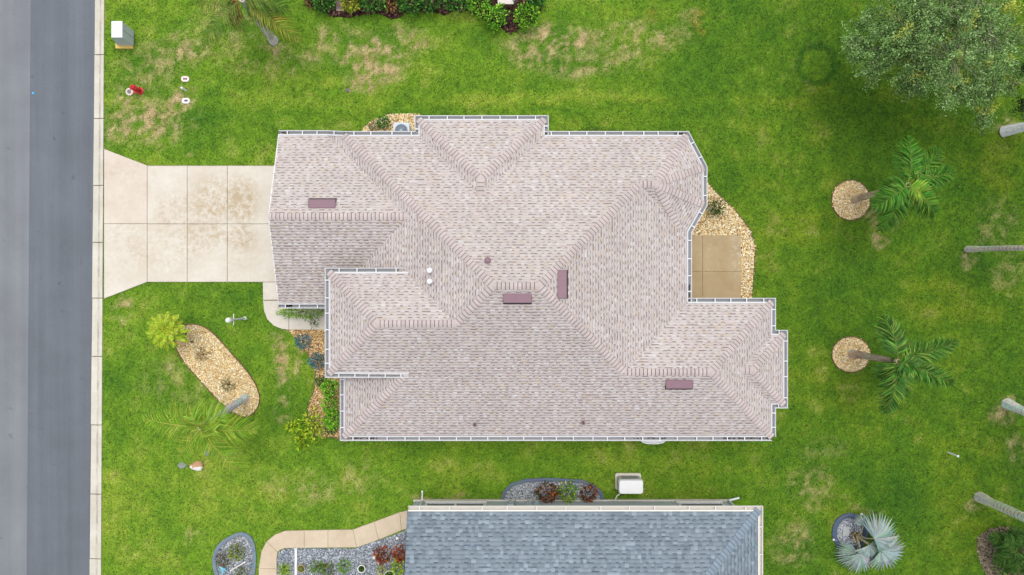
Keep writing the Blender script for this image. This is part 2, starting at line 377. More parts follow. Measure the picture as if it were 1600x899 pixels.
# ------------------------------------------------------------------ road and kerb
def road_x(px_top, px_bot, z=0):
    (xa, ya), (xb, yb) = W2(px_top, 0, z), W2(px_bot, 899, z); k = (xb - xa) / (yb - ya)
    return lambda y: xa + (y - ya) * k
rd = thing('road', None, None, kind='structure')
e1, e0 = road_x(150.5, 141.5), road_x(48, 42)
q = MB(); q.face([(e0(-60), -60, .008), (e1(-60) + .05, -60, .008), (e1(60) + .05, 60, .008), (e0(60), 60, .008)]); q.build('asphalt_lane', M['road'], rd)
q = MB(); q.face([(e0(-60) - 9, -60, .004), (e0(-60), -60, .004), (e0(60), 60, .004), (e0(60) - 9, 60, .004)]); q.build('asphalt_lane', M['road_old'], rd)
kb = thing('kerb', None, None, kind='structure')
ki, ko = road_x(149, 140.5), road_x(163.5, 158.5)
joints = [-120, -15, 86, 185.5, 290, 379, 466, 557, 664, 772, 873, 990]
for a, b_ in zip(joints[:-1], joints[1:]):
    ya, yb = W(0, a)[1] - .015, W(0, b_)[1] + .015
    q = MB(); mx = lambda y: ki(y) * .5 + ko(y) * .5
    for xa, xb, za, zb in ((lambda y: ki(y) + random.uniform(-.01, .01), mx, .018, .014), (mx, ko, .014, .05)):
        A = [(xa(yb), yb, za), (mx(yb) if xb is mx else xb(yb), yb, zb), (xb(ya), ya, zb), (xa(ya), ya, za)]
        if xb is ko:
            xm = lambda y: mx(y) * .6 + ko(y) * .4
            q.face([A[0], (xm(yb), yb, .0285), (xm(ya), ya, .0285), A[3]], (.35, .35, .35)); q.face([(xm(yb), yb, .0285), A[1], A[2], (xm(ya), ya, .0285)])
        else: q.face(A)
    q.face([(ko(yb), yb, .05), (ko(yb), yb, -.1), (ko(ya), ya, -.1), (ko(ya), ya, .05)])
    q.face([(ki(yb), yb, .018), (ko(yb), yb, .05), (ko(yb), yb, -.1), (ki(yb), yb, -.1)])
    q.face([(ki(ya), ya, .018), (ki(ya), ya, -.1), (ko(ya), ya, -.1), (ko(ya), ya, .05)])
    q.build('kerb_slab', M['kerb'], kb)
q = MB(); q.face([(ki(-60), -60, .0115), (ko(-60), -60, .0115), (ko(60), 60, .0115), (ki(60), 60, .0115)], (1, 1, 1)); q.build('joint_bed', M['dirt'], kb)

def slabs(parent, polys, mat, name, z=0.06, gap=.012, mats=None):
    for i, p in enumerate(polys):
        p = p if area(p) > 0 else p[::-1]
        q = MB(); top = offset(p, gap * .8); tt = offset(p, gap * .8 + .008)
        q.frustum(top, -.05, top, z - .008, cap=False); q.frustum(top, z - .008, tt, z)
        q.build(name, (mats[i] if mats else mat), parent)
def bed_sheet(poly, name, z, mat, parent, col=(1, 1, 1)):
    q = MB(); p = poly if area(poly) > 0 else poly[::-1]; q.face([(x, y, z) for x, y in p], col); return q.build(name, mat, parent)
dv = thing('driveway', None, None, kind='structure')
bed_sheet(drive_all, 'joint_bed', .03, M['joint'], dv)
cxs = [163.5, 231, 293.5, 356, 436]
polys = [PX([(163.5, 233), (231, 259), (231, 350), (163.5, 350)]), PX([(163.5, 350), (231, 350), (231, 441), (163.5, 467)])]
for a, b_ in zip(cxs[1:-1], cxs[2:]):
    polys += [PX([(a, 259.5), (b_, 259.5), (b_, 350.3), (a, 350.3)]), PX([(a, 350.3), (b_, 350.3), (b_, 441), (a, 441)])]
slabs(dv, polys, M['driveway'], 'driveway_slab', mats=[M['drive_edge'], M['driveway']] + [M['driveway']] * 6)
wk = thing('walkway', None, None, kind='structure')
bed_sheet(walk_all, 'joint_bed', .026, M['joint'], wk)
slabs(wk, [PX([(411, 441), (436, 441), (436, 469), (411.5, 469)]), PX([(411.5, 470), (452, 470), (452, 515.5), (440, 514), (428, 509), (418, 499), (413, 486)]), PX([(452, 478), (487, 478), (487, 515.5), (452, 515.5)]), PX([(487, 478), (522, 478), (522, 515.5), (487, 515.5)])], M['walk'], 'walkway_slab')
pt = thing('patio', None, None, kind='structure')
bed_sheet(PX([(1070, 366), (1159, 366), (1159, 480), (1070, 480)]), 'joint_bed', .009, M['dirt'], pt)
slabs(pt, [PX([(1060, 368), (1097, 368), (1097, 424.5), (1060, 424.5)]), PX([(1097, 368), (1157, 368), (1157, 424.5), (1097, 424.5)]), PX([(1060, 424.5), (1097, 424.5), (1097, 480), (1060, 480)]), PX([(1097, 424.5), (1157, 424.5), (1157, 480), (1097, 480)])], M['patio'], 'patio_slab', z=.09, gap=.006)
ph = thing('garden_path', None, None, kind='structure')
bed_sheet(path_all, 'joint_bed', .03, M['joint'], ph)
def along(line, pts):                                     # slice of a polyline between two x (or arc) parameters
    return pts
up, dn = path_up, path_dn
cuts = [([(404, 930), (405, 888)], [(433, 930), (433, 888)]), ([(405, 888), (409, 861), (417, 846)], [(433, 888), (433, 871), (434.5, 862)]), ([(417, 846), (430, 835), (446, 829), (476, 828.4)], [(434.5, 862), (438, 859), (446, 856), (476, 855.7)]),
        ([(476, 828.4), (513, 827.6)], [(476, 855.7), (513, 855.3)]), ([(513, 827.6), (552, 827)], [(513, 855.3), (558, 855)]), ([(552, 827), (585, 815)], [(558, 855), (592, 843)]), ([(585, 815), (625, 800)], [(592, 843), (628, 828)]), ([(625, 800), (655, 793)], [(628, 828), (655, 820)])]
slabs(ph, [PX(a + b_[::-1]) for a, b_ in cuts], M['path'], 'path_slab', z=.06, gap=.006)

# ------------------------------------------------------------------ grass blades over the lawn
holes = [oval_bed, west_bed, north_bed, east_bed, ring_n, ring_s, ring_b, nb_bed, kid_bed, mulch_n, mulch_se, garden, offset(drive_all, .0), walk_all, patio_all, path_all,
         PX([(-900, -900), (163.5, -900), (163.5, 0), (158.5, 899), (158.5, 1800), (-900, 1800)]), PX([(465, 235), (1060, 235), (1060, 650), (560, 650), (560, 440), (465, 440)]), PX([(650, 781), (1172, 781), (1172, 1000), (650, 1000)])]
def grass():
    n = 330000
    x = rng.uniform(X0, 22.6, n); y = rng.uniform(-12.8, 12.8, n)
    keep = np.ones(n, bool)
    for h in holes: keep &= ~inside(x, y, h)
    x, y = x[keep], y[keep]; n = len(x)
    col = lawn_col(x, y)
    px = 800 + x * F / H; py = 449.5 - y * F / H
    d = np.clip(blob(px, py, DRY, x, y, 241, 9), 0, 1)
    V = np.zeros((n, 2, 3, 3)); L = rng.uniform(.03, .07, (n, 2)) * (1 - .35 * d[:, None]); a = rng.uniform(0, 2 * np.pi, (n, 2)); wd = rng.uniform(.010, .022, (n, 2))
    hz = rng.uniform(.012, .04, (n, 2)) * (1 - .4 * d[:, None])
    ox = x[:, None] + rng.normal(0, .015, (n, 2)); oy = y[:, None] + rng.normal(0, .015, (n, 2))
    ca, sa = np.cos(a), np.sin(a)
    V[:, :, 0] = np.stack([ox - sa * wd, oy + ca * wd, np.full_like(ox, .001)], -1)
    V[:, :, 1] = np.stack([ox + sa * wd, oy - ca * wd, np.full_like(ox, .001)], -1)
    V[:, :, 2] = np.stack([ox + ca * L, oy + sa * L, hz], -1)
    f = np.clip(rng.normal(1.1, .38, (n, 1, 1)) + rng.normal(0, .12, (n, 2, 1)), .3, 2.6)
    hue = rng.normal(0, .1, (n, 1)); c = col[:, None, :] * f
    c[:, :, 0] *= 1 + hue; c[:, :, 2] *= 1 + rng.normal(0.15, .25, (n, 1))
    np_mesh('grass', V.reshape(-1, 3), np.arange(n * 6).reshape(-1, 3), np.clip(c, .002, .8).reshape(-1, 3), M['grass'], kind='stuff')
grass()

# ------------------------------------------------------------------ pebbles, gravel, mulch
PHI = (1 + 5 ** .5) / 2
ICO = np.array([(-1, PHI, 0), (1, PHI, 0), (-1, -PHI, 0), (1, -PHI, 0), (0, -1, PHI), (0, 1, PHI), (0, -1, -PHI), (0, 1, -PHI), (PHI, 0, -1), (PHI, 0, 1), (-PHI, 0, -1), (-PHI, 0, 1)]) / 1.902
ICF = np.array([(0, 11, 5), (0, 5, 1), (0, 1, 7), (0, 7, 10), (0, 10, 11), (1, 5, 9), (5, 11, 4), (11, 10, 2), (10, 7, 6), (7, 1, 8), (3, 9, 4), (3, 4, 2), (3, 2, 6), (3, 6, 8), (3, 8, 9), (4, 9, 5), (2, 4, 11), (6, 2, 10), (8, 6, 7), (9, 8, 1)])
def stones(name, poly, dens, size, pal, wts, z=.012, flat=.6, parent=None, mat='stone', long=1.4):
    xs = [p[0] for p in poly]; ys = [p[1] for p in poly]
    A = (max(xs) - min(xs)) * (max(ys) - min(ys)); n = int(A * dens)
    x = rng.uniform(min(xs), max(xs), n); y = rng.uniform(min(ys), max(ys), n); k = inside(x, y, poly); x, y = x[k], y[k]; n = len(x)
    s = size * rng.lognormal(0, .3, n); s = np.clip(s, size * .5, size * 1.9)
    sc = np.stack([s * rng.uniform(1, long, n), s, s * flat * rng.uniform(.7, 1.2, n)], 1)
    v = ICO[None] * sc[:, None] * rng.uniform(.85, 1.15, (n, 12, 1))
    a = rng.uniform(0, 2 * np.pi, n); tl = rng.normal(0, .3, n)
    zz = v[:, :, 2] + v[:, :, 0] * tl[:, None]; ca, sa = np.cos(a)[:, None], np.sin(a)[:, None]
    V = np.stack([v[:, :, 0] * ca - v[:, :, 1] * sa + x[:, None], v[:, :, 0] * sa + v[:, :, 1] * ca + y[:, None], zz + z + rng.uniform(0, size * .8, (n, 1))], -1)
    pal = np.array(pal); c = pal[rng.choice(len(pal), n, p=np.array(wts) / sum(wts))] * rng.uniform(.78, 1.2, (n, 1))
    Fc = (ICF[None] + (np.arange(n) * 12)[:, None, None]).reshape(-1, 3)
    return np_mesh(name, V.reshape(-1, 3), Fc, np.repeat(np.clip(c, 0, .85), 20, 0), M[mat], parent, kind='stuff')
PEB = [C(252, 235, 186), C(246, 216, 154), C(255, 246, 216), C(234, 194, 126), C(220, 188, 140), C(186, 154, 112)]; PW = [5, 5, 2.4, 3, 1.8, 1]
GRY = [C(182, 188, 196), C(158, 165, 174), C(212, 216, 220), C(128, 134, 142), C(190, 184, 176)]; GW = [4, 4, 3, 2, 1.4]
MUL = [C(92, 62, 58), C(70, 46, 44), C(120, 88, 78), C(58, 44, 42), C(148, 112, 96)]; MW_ = [4, 4, 2, 3, .7]
BRN = [C(160, 146, 122), C(140, 126, 104), C(180, 166, 140), C(116, 106, 88)]; BW = [3, 3, 2, 1]
def bed(name, poly, z, base, dens, size, pal, wt, **kw):
    b_ = thing(name, None, None, kind='structure')
    bed_sheet(poly, 'bed_soil', z, M['mulch'], b_, base)
    stones(kw.pop('stuff', 'pebbles'), poly, dens, size, pal, wt, parent=b_, z=z + .005, **kw)
    return b_
bed('pebble_bed', oval_bed, .005, C(214, 180, 128), 1000, .024, PEB, PW)
bed('pebble_bed', west_bed, .005, C(176, 144, 100), 700, .029, [C(238, 200, 138), C(224, 180, 118), C(248, 226, 184), C(190, 146, 98), C(150, 114, 80)], [4, 4, 2.5, 2, 1.2])
bed('pebble_bed', north_bed, .005, C(176, 144, 100), 800, .028, PEB, PW)
bed('pebble_bed', east_bed, .005, C(176, 144, 100), 850, .027, PEB, [4, 4, 4, 3, 2.4, 1.6])
bed('pebble_bed', ring_n, .005, C(214, 180, 128), 1000, .024, PEB, PW)
bed('pebble_bed', ring_s, .005, C(214, 180, 128), 1000, .024, PEB, PW)
bed('gravel_bed', ring_b, .005, C(120, 124, 130), 900, .026, GRY, GW, stuff='gravel')
bed('gravel_bed', nb_bed, .005, C(120, 124, 130), 900, .026, GRY, GW, stuff='gravel')
bed('gravel_bed', kid_bed, .005, C(120, 124, 130), 900, .026, GRY, GW, stuff='gravel')
bed('gravel_bed', garden, .005, C(120, 124, 130), 900, .024, GRY[:4] + [C(160, 170, 182)], GW, stuff='gravel')
bed('mulch_bed', mulch_n, .005, C(60, 44, 42), 420, .04, MUL, MW_, stuff='bark_mulch', flat=.35, long=2.6, mat='mulch')
bed('mulch_bed', mulch_se, .005, C(110, 90, 72), 420, .035, BRN, BW, stuff='bark_mulch', flat=.35, long=2.4, mat='mulch')
def edging(poly, label, wd=.13, z=.09, col=C(92, 106, 124), closed=True, cut=.3):
    t_ = thing('bed_edging', label, 'edging', (poly[0][0], poly[0][1], 0), 'edgings round the planting beds')
    pl = poly if area(poly) > 0 else poly[::-1]
    o_ = offset(pl, -wd / 2); i_ = offset(pl, wd / 2); n = len(pl)
    if closed:
        rr = range(n)
    else:
        k0 = pl.index(poly[0]); k1 = pl.index(poly[-1]); rr = [i for i in range(n) if {i, (i + 1) % n} != {k0, k1}]
    q = MB()
    for i in rr:
        j = (i + 1) % n; c = tuple(v * random.uniform(.9, 1.1) for v in col)
        a, b_, c1, d = (*o_[i], z * .7), (*o_[j], z * .7), (*i_[j], z * .8), (*i_[i], z * .8); m1 = (*pl[j], z); m0 = (*pl[i], z)
        q.face([a, b_, m1, m0], c); q.face([m0, m1, c1, d], c)
        q.face([(*o_[i], -.02), (*o_[j], -.02), b_, a], c); q.face([d, c1, (*i_[j], -.02), (*i_[i], -.02)], c)
    q.build('edging_strip', M['stone'], t_, smooth=False)
EB = C(120, 92, 68)
edging(oval_bed, 'thin brown edging round the long oval pebble bed in the front lawn', .045, .05, EB)
edging(ring_n, 'thin brown edging round the upper pebble ring in the back lawn', .04, .05, EB)
edging(ring_s, 'thin brown edging round the lower pebble ring in the back lawn', .04, .05, EB)
edging(ring_b, 'wide dark blue edging round the gravel ring under the silver fan palm', .2, .1, C(84, 96, 116))
edging(kid_bed, 'blue grey edging round the rounded gravel bed beside the curved path', .16, .1, C(122, 138, 150))
edging(nb_bed, 'dark slate edging round the gravel bed against the neighbouring wall', .15, .1, C(104, 116, 130), closed=False)
edging(west_bed[2:], 'brown edging along the curved pebble bed beside the front wall', .05, .05, C(130, 104, 82), closed=False)
edging(east_bed[2:9], 'brown edging along the pebble bed round the back patio', .04, .05, C(110, 92, 66), closed=False)

# ------------------------------------------------------------------ the house: roof planes
s = 1 / 3; g = .13; ZE = 2.7; ZG = 2.45
class PL:
    def __init__(p, a, b, c): p.a, p.b, p.c = a, b, c
    def z(p, x, y): return p.a * x + p.b * y + p.c
    def at(p, x, y): return (x, y, p.z(x, y))
def pn(y0, z=ZE): return PL(0, -s, z + s * y0)
def psn(y0, z=ZE): return PL(0, s, z - s * y0)
def pw(x0, z=ZE): return PL(s, 0, z - s * x0)
def pe(x0, z=ZE): return PL(-s, 0, z + s * x0)
def line_plane(p, q_, apex):
    # plane through the two eave points and the apex
    p, q_, r = Vector((*p, ZE)), Vector((*q_, ZE)), Vector(apex); n = (q_ - p).cross(r - p)
    return PL(-n.x / n.z, -n.y / n.z, n.dot(p) / n.z)
def meet(p, q_, r):
    A = np.array([[p.a - q_.a, p.b - q_.b], [p.a - r.a, p.b - r.b]]); x, y = np.linalg.solve(A, [q_.c - p.c, r.c - p.c]); return (x, y, p.z(x, y))
NE_, SE_, WE_, EE_ = 6.22 - g, -6.1 + g, -6.85 + g, 7.16 - g
MN, MS, MW, ME = pn(NE_), psn(SE_), pw(WE_), pe(EE_)
GNy, GSy, GX = 6.31 - g, -.81 + g, -9.42
GN, GS = pn(GNy, ZG), psn(GSy, ZG)
DNy, DWx, DEx = 6.85 - g, -3.86 + g, 1.43 - g
DN, DW, DE = pn(DNy), pw(DWx), pe(DEx)
BSy = 1.84 + g; B4 = psn(BSy)
by = (NE_ + BSy) / 2; bz = MN.z(0, by); BEx = 7.78 - g; bx = BEx - (bz - ZE) * 3
apex = (bx, by, bz)
bp1, bp2, bp3, bp4 = (6.97, NE_), (BEx, 4.80), (BEx, 3.31), (EE_, 2.22)
B1, B2, B3 = line_plane(bp2, bp1, apex), pe(BEx), line_plane(bp4, bp3, apex)
WNy, WEx = -.45 - g, 10.52 - g
WN, WEp = pn(WNy), pe(WEx)
XNy, XSy, XEx = -1.73 - g, -4.80 + g, 11.0 - g
XN, XS, XE = pn(XNy), psn(XSy), pe(XEx)
ZEN = 3.58; ENy, EWx = .73 - g, -7.21 + g
EN, EW = pn(ENy, ZEN), pw(EWx, ZEN)
ESy = SE_ + (ZEN - ZE) * 3
R1, R2 = meet(MN, MS, MW), meet(MN, MS, ME)
A = MN.at(WE_, NE_); Bv = (WE_ - (ZE - ZG) * 3, GNy, ZG)
G1 = meet(GN, GS, MW); Gr = (GX, G1[1], G1[2])
E1 = meet(EN, MS, MW); Ea = meet(EN, MS, EW)
vE = (WE_ + (ZEN - ZE) * 3, ENy, ZEN); vS = (WE_ + (ZEN - ZE) * 3, ESy, ZEN)
Cc = MS.at(WE_, SE_)
dR = meet(DW, DE, MN); dA = meet(DW, DE, DN)
bR = meet(MN, B4, ME); V3 = meet(B4, B3, ME)
wR = meet(WN, MS, ME); wA = meet(WN, MS, WEp)
xR = meet(XN, XS, WEp); xA = meet(XN, XS, XE)
z3 = lambda p, z=ZE: (p[0], p[1], z)
FACES = {
 'MN': (MN, [A, (DWx, NE_, ZE), dR, (DEx, NE_, ZE), z3(bp1), apex, bR, R2, R1]),
 'MW': (MW, [A, R1, E1, vE, MW.at(vE[0], GSy), MW.at(Bv[0], GSy), G1, MW.at(Bv[0], Bv[1])]),
 'MW2': (MW, [Cc, vS, MW.at(vS[0], -3.1), MW.at(WE_, -3.1)]),
 'GN': (GN, [GN.at(GX, GNy), GN.at(*Bv[:2]), G1, Gr]),
 'GS': (GS, [Gr, G1, GS.at(Bv[0], GSy), GS.at(GX, GSy)]),
 'MS': (MS, [Cc, MS.at(WEx, SE_), wA, wR, R2, R1, E1, Ea, MS.at(EWx, ESy), vS]),
 'EN': (EN, [EN.at(EWx, ENy), vE, E1, Ea][::-1]),
 'EW': (EW, [EW.at(EWx, ENy), Ea, EW.at(EWx, ESy)]),
 'ME': (ME, [R2, bR, V3, ME.at(*bp4), ME.at(EE_, WNy), wR]),
 'WN': (WN, [WN.at(EE_, WNy), WN.at(WEx, WNy), wA, wR]),
 'WE': (WEp, [WEp.at(WEx, WNy), WEp.at(WEx, XNy), xR, WEp.at(WEx, XSy), WEp.at(WEx, SE_), wA]),
 'XN': (XN, [XN.at(WEx, XNy), XN.at(XEx, XNy), xA, xR]), 'XS': (XS, [XS.at(WEx, XSy), XS.at(XEx, XSy), xA, xR]), 'XE': (XE, [XE.at(XEx, XNy), xA, XE.at(XEx, XSy)]),
 'DN': (DN, [DN.at(DWx, DNy), DN.at(DEx, DNy), dA]), 'DW': (DW, [DW.at(DWx, NE_), DW.at(DWx, DNy), dA, dR]), 'DE': (DE, [DE.at(DEx, NE_), DE.at(DEx, DNy), dA, dR]),
 'B1': (B1, [z3(bp1), z3(bp2), apex]), 'B2': (B2, [z3(bp2), z3(bp3), apex]), 'B3': (B3, [z3(bp3), z3(bp4), V3, apex]), 'B4': (B4, [apex, bR, V3]),
}
def shingle_face(plane, pts, V, Q, K, e, pal, wts, dash, seed, wr=(.12, .27), pd=.62, band=.34, low=False, alt=False):
    r = np.random.default_rng(seed); pal = np.array(pal); wts = np.array(wts) / sum(wts)
    n = Vector((-plane.a, -plane.b, 1)).normalized(); gr = Vector((plane.a, plane.b, 0)); sl_ = gr.length
    up = Vector((gr.x, gr.y, sl_ * sl_)).normalized(); ux = Vector((-gr.y, gr.x, 0)).normalized(); o = Vector(pts[0])
    sn = up.z
    P = [((Vector(p) - o).dot(ux), (p[2]) / sn) for p in pts]
    vmin, vmax = min(p[1] for p in P), max(p[1] for p in P)
    def iv(v):
        xs = []
        for i in range(len(P)):
            (x1, y1), (x2, y2) = P[i], P[(i + 1) % len(P)]
            if (y1 > v) != (y2 > v): xs.append(x1 + (v - y1) * (x2 - x1) / (y2 - y1))
        xs.sort(); return list(zip(xs[::2], xs[1::2]))
    def pt(u, v, h):
        q_ = o + ux * u + up * (v - o.z / sn) + n * h; return (q_.x, q_.y, q_.z)
    k0 = math.floor(vmin / e)
    k = k0
    while k * e < vmax:
        v0, v1 = max(k * e, vmin), min((k + 1) * e, vmax); k += 1
        if v1 - v0 < .01: continue
        I0, I1 = iv(v0 + 1e-4), iv(v1 - 1e-4)
        if len(I0) != len(I1): I0 = I1 = iv((v0 + v1) / 2)
        for (a0, b0), (a1, b1) in zip(I0, I1):
            u = min(a0, a1) - r.uniform(0, wr[1]); end = max(b0, b1); rdk = r.random() < .5
            while u < end:
                w_ = r.uniform(*wr) * (1.0 if not rdk else .72) if alt else r.uniform(*wr); t0, t1 = u, u + w_; u += w_
                bl, br = min(max(t0, a0), b0), min(max(t1, a0), b0); tl, tr = min(max(t0, a1), b1), min(max(t1, a1), b1)
                rdk = (not rdk) if r.random() < .86 else rdk
                if br - bl < .004 and tr - tl < .004: continue
                c = pal[r.choice(len(pal), p=wts)] * r.uniform(.96, 1.04)
                h = .016 if not rdk else .009
                f = 1 - band
                ml, mr = bl + (tl - bl) * f, br + (tr - br) * f; vm = v0 + (v1 - v0) * f; hm = h + (.003 - h) * f
                i = len(V)
                V += [pt(bl, v0, h), pt(br, v0, h), pt(mr, vm, hm), pt(ml, vm, hm), pt(tl, v1, .003), pt(tr, v1, .003), pt(bl, v0, -.004), pt(br, v0, -.004)]
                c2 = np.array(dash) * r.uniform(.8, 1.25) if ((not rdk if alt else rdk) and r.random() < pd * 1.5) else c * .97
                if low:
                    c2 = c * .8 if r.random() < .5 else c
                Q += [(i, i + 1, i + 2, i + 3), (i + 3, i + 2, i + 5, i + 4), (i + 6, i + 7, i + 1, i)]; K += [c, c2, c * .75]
house = thing('house', 'single storey house with a pinkish beige shingled hip roof at the end of the driveway', 'house', (0, 0, 0))
q = MB()
for k, (p, pts) in FACES.items():
    q.face([(x, y, z - .03) for x, y, z in pts], C(120, 105, 100))
roof = q.build('roof', M['shingle'], house)
RP = [C(209, 199, 194), C(205, 194, 189), C(200, 188, 183), C(205, 190, 176), C(214, 207, 203), C(208, 197, 188)]; RW = [4, 4, 2.2, .9, .9, 1.4]
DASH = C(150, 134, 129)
V, Q, K = [], [], []
for i, (k, (p, pts)) in enumerate(FACES.items()):
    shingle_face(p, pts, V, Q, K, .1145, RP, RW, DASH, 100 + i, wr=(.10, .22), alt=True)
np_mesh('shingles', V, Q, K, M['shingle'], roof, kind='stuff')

# ridge and hip caps, each one a piece
CAPS = []; KEEP = []
def caps(p, q_, P1, P2, sp=.15, hw=.135, col=C(201, 188, 183), lift=.024):
    p, q_ = Vector(p), Vector(q_); d = (q_ - p); L = d.length; d.normalize()
    if L < .1: return
    sides = []
    for P in (P1, P2):
        n = Vector((-P.a, -P.b, 1)).normalized(); sd = n.cross(d).normalized(); sides.append((sd, n))
    # make the two sides point apart, each down its own plane
    s1, n1 = sides[0]; s2, n2 = sides[1]
    if s1.dot(Vector((-P1.a, -P1.b, 0))) < 0: s1 = -s1
    if s2.dot(Vector((-P2.a, -P2.b, 0))) < 0: s2 = -s2
    up = (n1 + n2).normalized()
    n = max(1, int(L / sp)); sp = L / n
    q = MB(); ln = sp * 1.25
    def row(t, h): return [d * t + s1 * hw + n1 * h, d * t + s1 * .03 + up * (h + .004), d * t + s2 * .03 + up * (h + .004), d * t + s2 * hw + n2 * h]
    r0, rb, r1 = row(0, lift + .012), row(sp * .80, lift + .003), row(ln, lift - .006); rl = row(0, lift - .02)
    for i in range(3):
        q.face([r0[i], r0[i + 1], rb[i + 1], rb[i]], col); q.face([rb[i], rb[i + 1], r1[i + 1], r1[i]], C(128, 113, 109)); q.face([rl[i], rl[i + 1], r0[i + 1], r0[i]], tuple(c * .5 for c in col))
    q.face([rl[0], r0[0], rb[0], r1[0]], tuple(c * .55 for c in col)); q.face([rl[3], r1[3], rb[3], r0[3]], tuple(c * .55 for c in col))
    variants = []; KEEP.append(variants)
    for kk in range(3):
        f = (.94, 1.0, 1.06)[kk]; q2 = MB(); q2.v = q.v; q2.f = q.f; q2.c = [tuple(v * f for v in c) for c in q.c]
        variants.append(q2)
    q3 = MB(); q3.v = q.v; q3.f = q.f; q3.c = [col] * len(q.c); last = [q3] * 3
    KEEP.append(last)
    for i in range(n):
        CAPS.append((last if i == n - 1 else variants, tuple(p + d * (i * sp))))
HIPS = [(Bv[:2] and A, R1, MN, MW), (bR, R2, MN, ME), (wR, R2, MS, ME), (E1, R1, MS, MW), (Cc, vS, MS, MW), (R1, R2, MN, MS), (Gr, G1, GN, GS), (Ea, E1, EN, MS), (EN.at(EWx, ENy), Ea, EN, EW), (MS.at(EWx, ESy), Ea, MS, EW),
        (DN.at(DWx, DNy), dA, DN, DW), (DN.at(DEx, DNy), dA, DN, DE), (dA, dR, DW, DE), (wR, wA, WN, MS), (WN.at(WEx, WNy), wA, WN, WEp), (MS.at(WEx, SE_), wA, MS, WEp), (XN.at(XEx, XNy), xA, XN, XE), (XS.at(XEx, XSy), xA, XS, XE), (xA, xR, XN, XS),
        (bR, apex, MN, B4), (z3(bp1), apex, MN, B1), (z3(bp2), apex, B1, B2), (z3(bp3), apex, B2, B3), (V3, apex, B3, B4)]
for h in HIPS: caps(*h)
mc = {}
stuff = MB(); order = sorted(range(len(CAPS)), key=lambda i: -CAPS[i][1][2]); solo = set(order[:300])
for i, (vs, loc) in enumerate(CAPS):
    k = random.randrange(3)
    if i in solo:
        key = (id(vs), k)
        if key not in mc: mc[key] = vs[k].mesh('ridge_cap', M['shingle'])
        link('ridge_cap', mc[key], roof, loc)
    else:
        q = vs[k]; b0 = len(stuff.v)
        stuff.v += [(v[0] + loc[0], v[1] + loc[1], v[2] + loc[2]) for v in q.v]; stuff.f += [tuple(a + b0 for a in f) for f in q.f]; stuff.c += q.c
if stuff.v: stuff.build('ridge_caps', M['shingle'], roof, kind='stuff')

# gutters with hangers
GW_ = .13
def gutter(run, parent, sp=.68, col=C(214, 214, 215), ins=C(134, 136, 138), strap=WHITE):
    n = len(run); nb = []
    for i in range(n):
        ds = []
        if i > 0: ds.append((Vector(run[i][:2]) - Vector(run[i - 1][:2])).normalized())
        if i < n - 1: ds.append((Vector(run[i + 1][:2]) - Vector(run[i][:2])).normalized())
        ns = [Vector((-d.y, d.x)) for d in ds]; m = ns[0] if len(ns) == 1 else (ns[0] + ns[1]).normalized()
        nb.append(m / max(.4, m.dot(ns[0])))
    prof = [(-.05, .03), (.010, .022), (.010, -.11), (.10, -.11), (.128, -.02), (.14, .0), (.163, .0), (.163, -.03), (.13, -.13), (-.03, -.13)]
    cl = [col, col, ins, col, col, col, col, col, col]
    q = MB()
    for i in range(n - 1):
        for k in range(len(prof) - 1):
            (a, za), (b_, zb) = prof[k], prof[k + 1]
            P = lambda j, a, z: (run[j][0] + nb[j].x * a, run[j][1] + nb[j].y * a, run[j][2] + z)
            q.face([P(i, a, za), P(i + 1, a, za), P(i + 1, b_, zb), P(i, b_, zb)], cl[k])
    for j in (0, n - 1):
        q.face([(run[j][0] + nb[j].x * a, run[j][1] + nb[j].y * a, run[j][2] + z) for a, z in prof if z > -.12], col)
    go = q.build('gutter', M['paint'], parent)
    for i in range(n - 1):
        p, r = Vector(run[i]), Vector(run[i + 1]); d = r - p; L = d.length
        if L < .3: continue
        m = max(1, round(L / sp)); an = math.atan2(d.y, d.x)
        for k in range(m):
            t_ = (k + .5 + random.uniform(-.12, .12)) / m
            o = link('gutter_hanger', HANG, go, tuple(p + d * t_ + Vector((0, 0, .002)))); o.rotation_euler = (0, 0, an)
    return go
q = MB(); q.box(-.02, .02, -.05, .15, -.012, .0085, C(230, 230, 231)); HANG = q.mesh('gutter_hanger', M['paint'])
main_run = [(GX, GNy, ZG), (Bv[0], GNy, ZG), (WE_, NE_, ZE), (DWx, NE_, ZE), (DWx, DNy, ZE), (DEx, DNy, ZE), (DEx, NE_, ZE), z3(bp1), z3(bp2), z3(bp3), z3(bp4), (EE_, WNy, ZE), (WEx, WNy, ZE), (WEx, XNy, ZE), (XEx, XNy, ZE), (XEx, XSy, ZE), (WEx, XSy, ZE), (WEx, SE_, ZE), (WE_, SE_, ZE), (WE_, -3.4, ZE)]
for a, b_ in ((0, 4), (3, 6), (6, 9), (8, 12), (11, 18), (17, 20)):
    pass
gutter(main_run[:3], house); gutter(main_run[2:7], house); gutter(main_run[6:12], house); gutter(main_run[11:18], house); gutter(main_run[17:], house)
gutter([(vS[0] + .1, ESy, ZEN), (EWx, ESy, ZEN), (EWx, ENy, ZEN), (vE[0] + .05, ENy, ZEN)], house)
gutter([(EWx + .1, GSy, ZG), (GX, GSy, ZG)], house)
LIT = [C(86, 70, 60), C(60, 54, 50), C(120, 96, 70), C(46, 44, 44)]
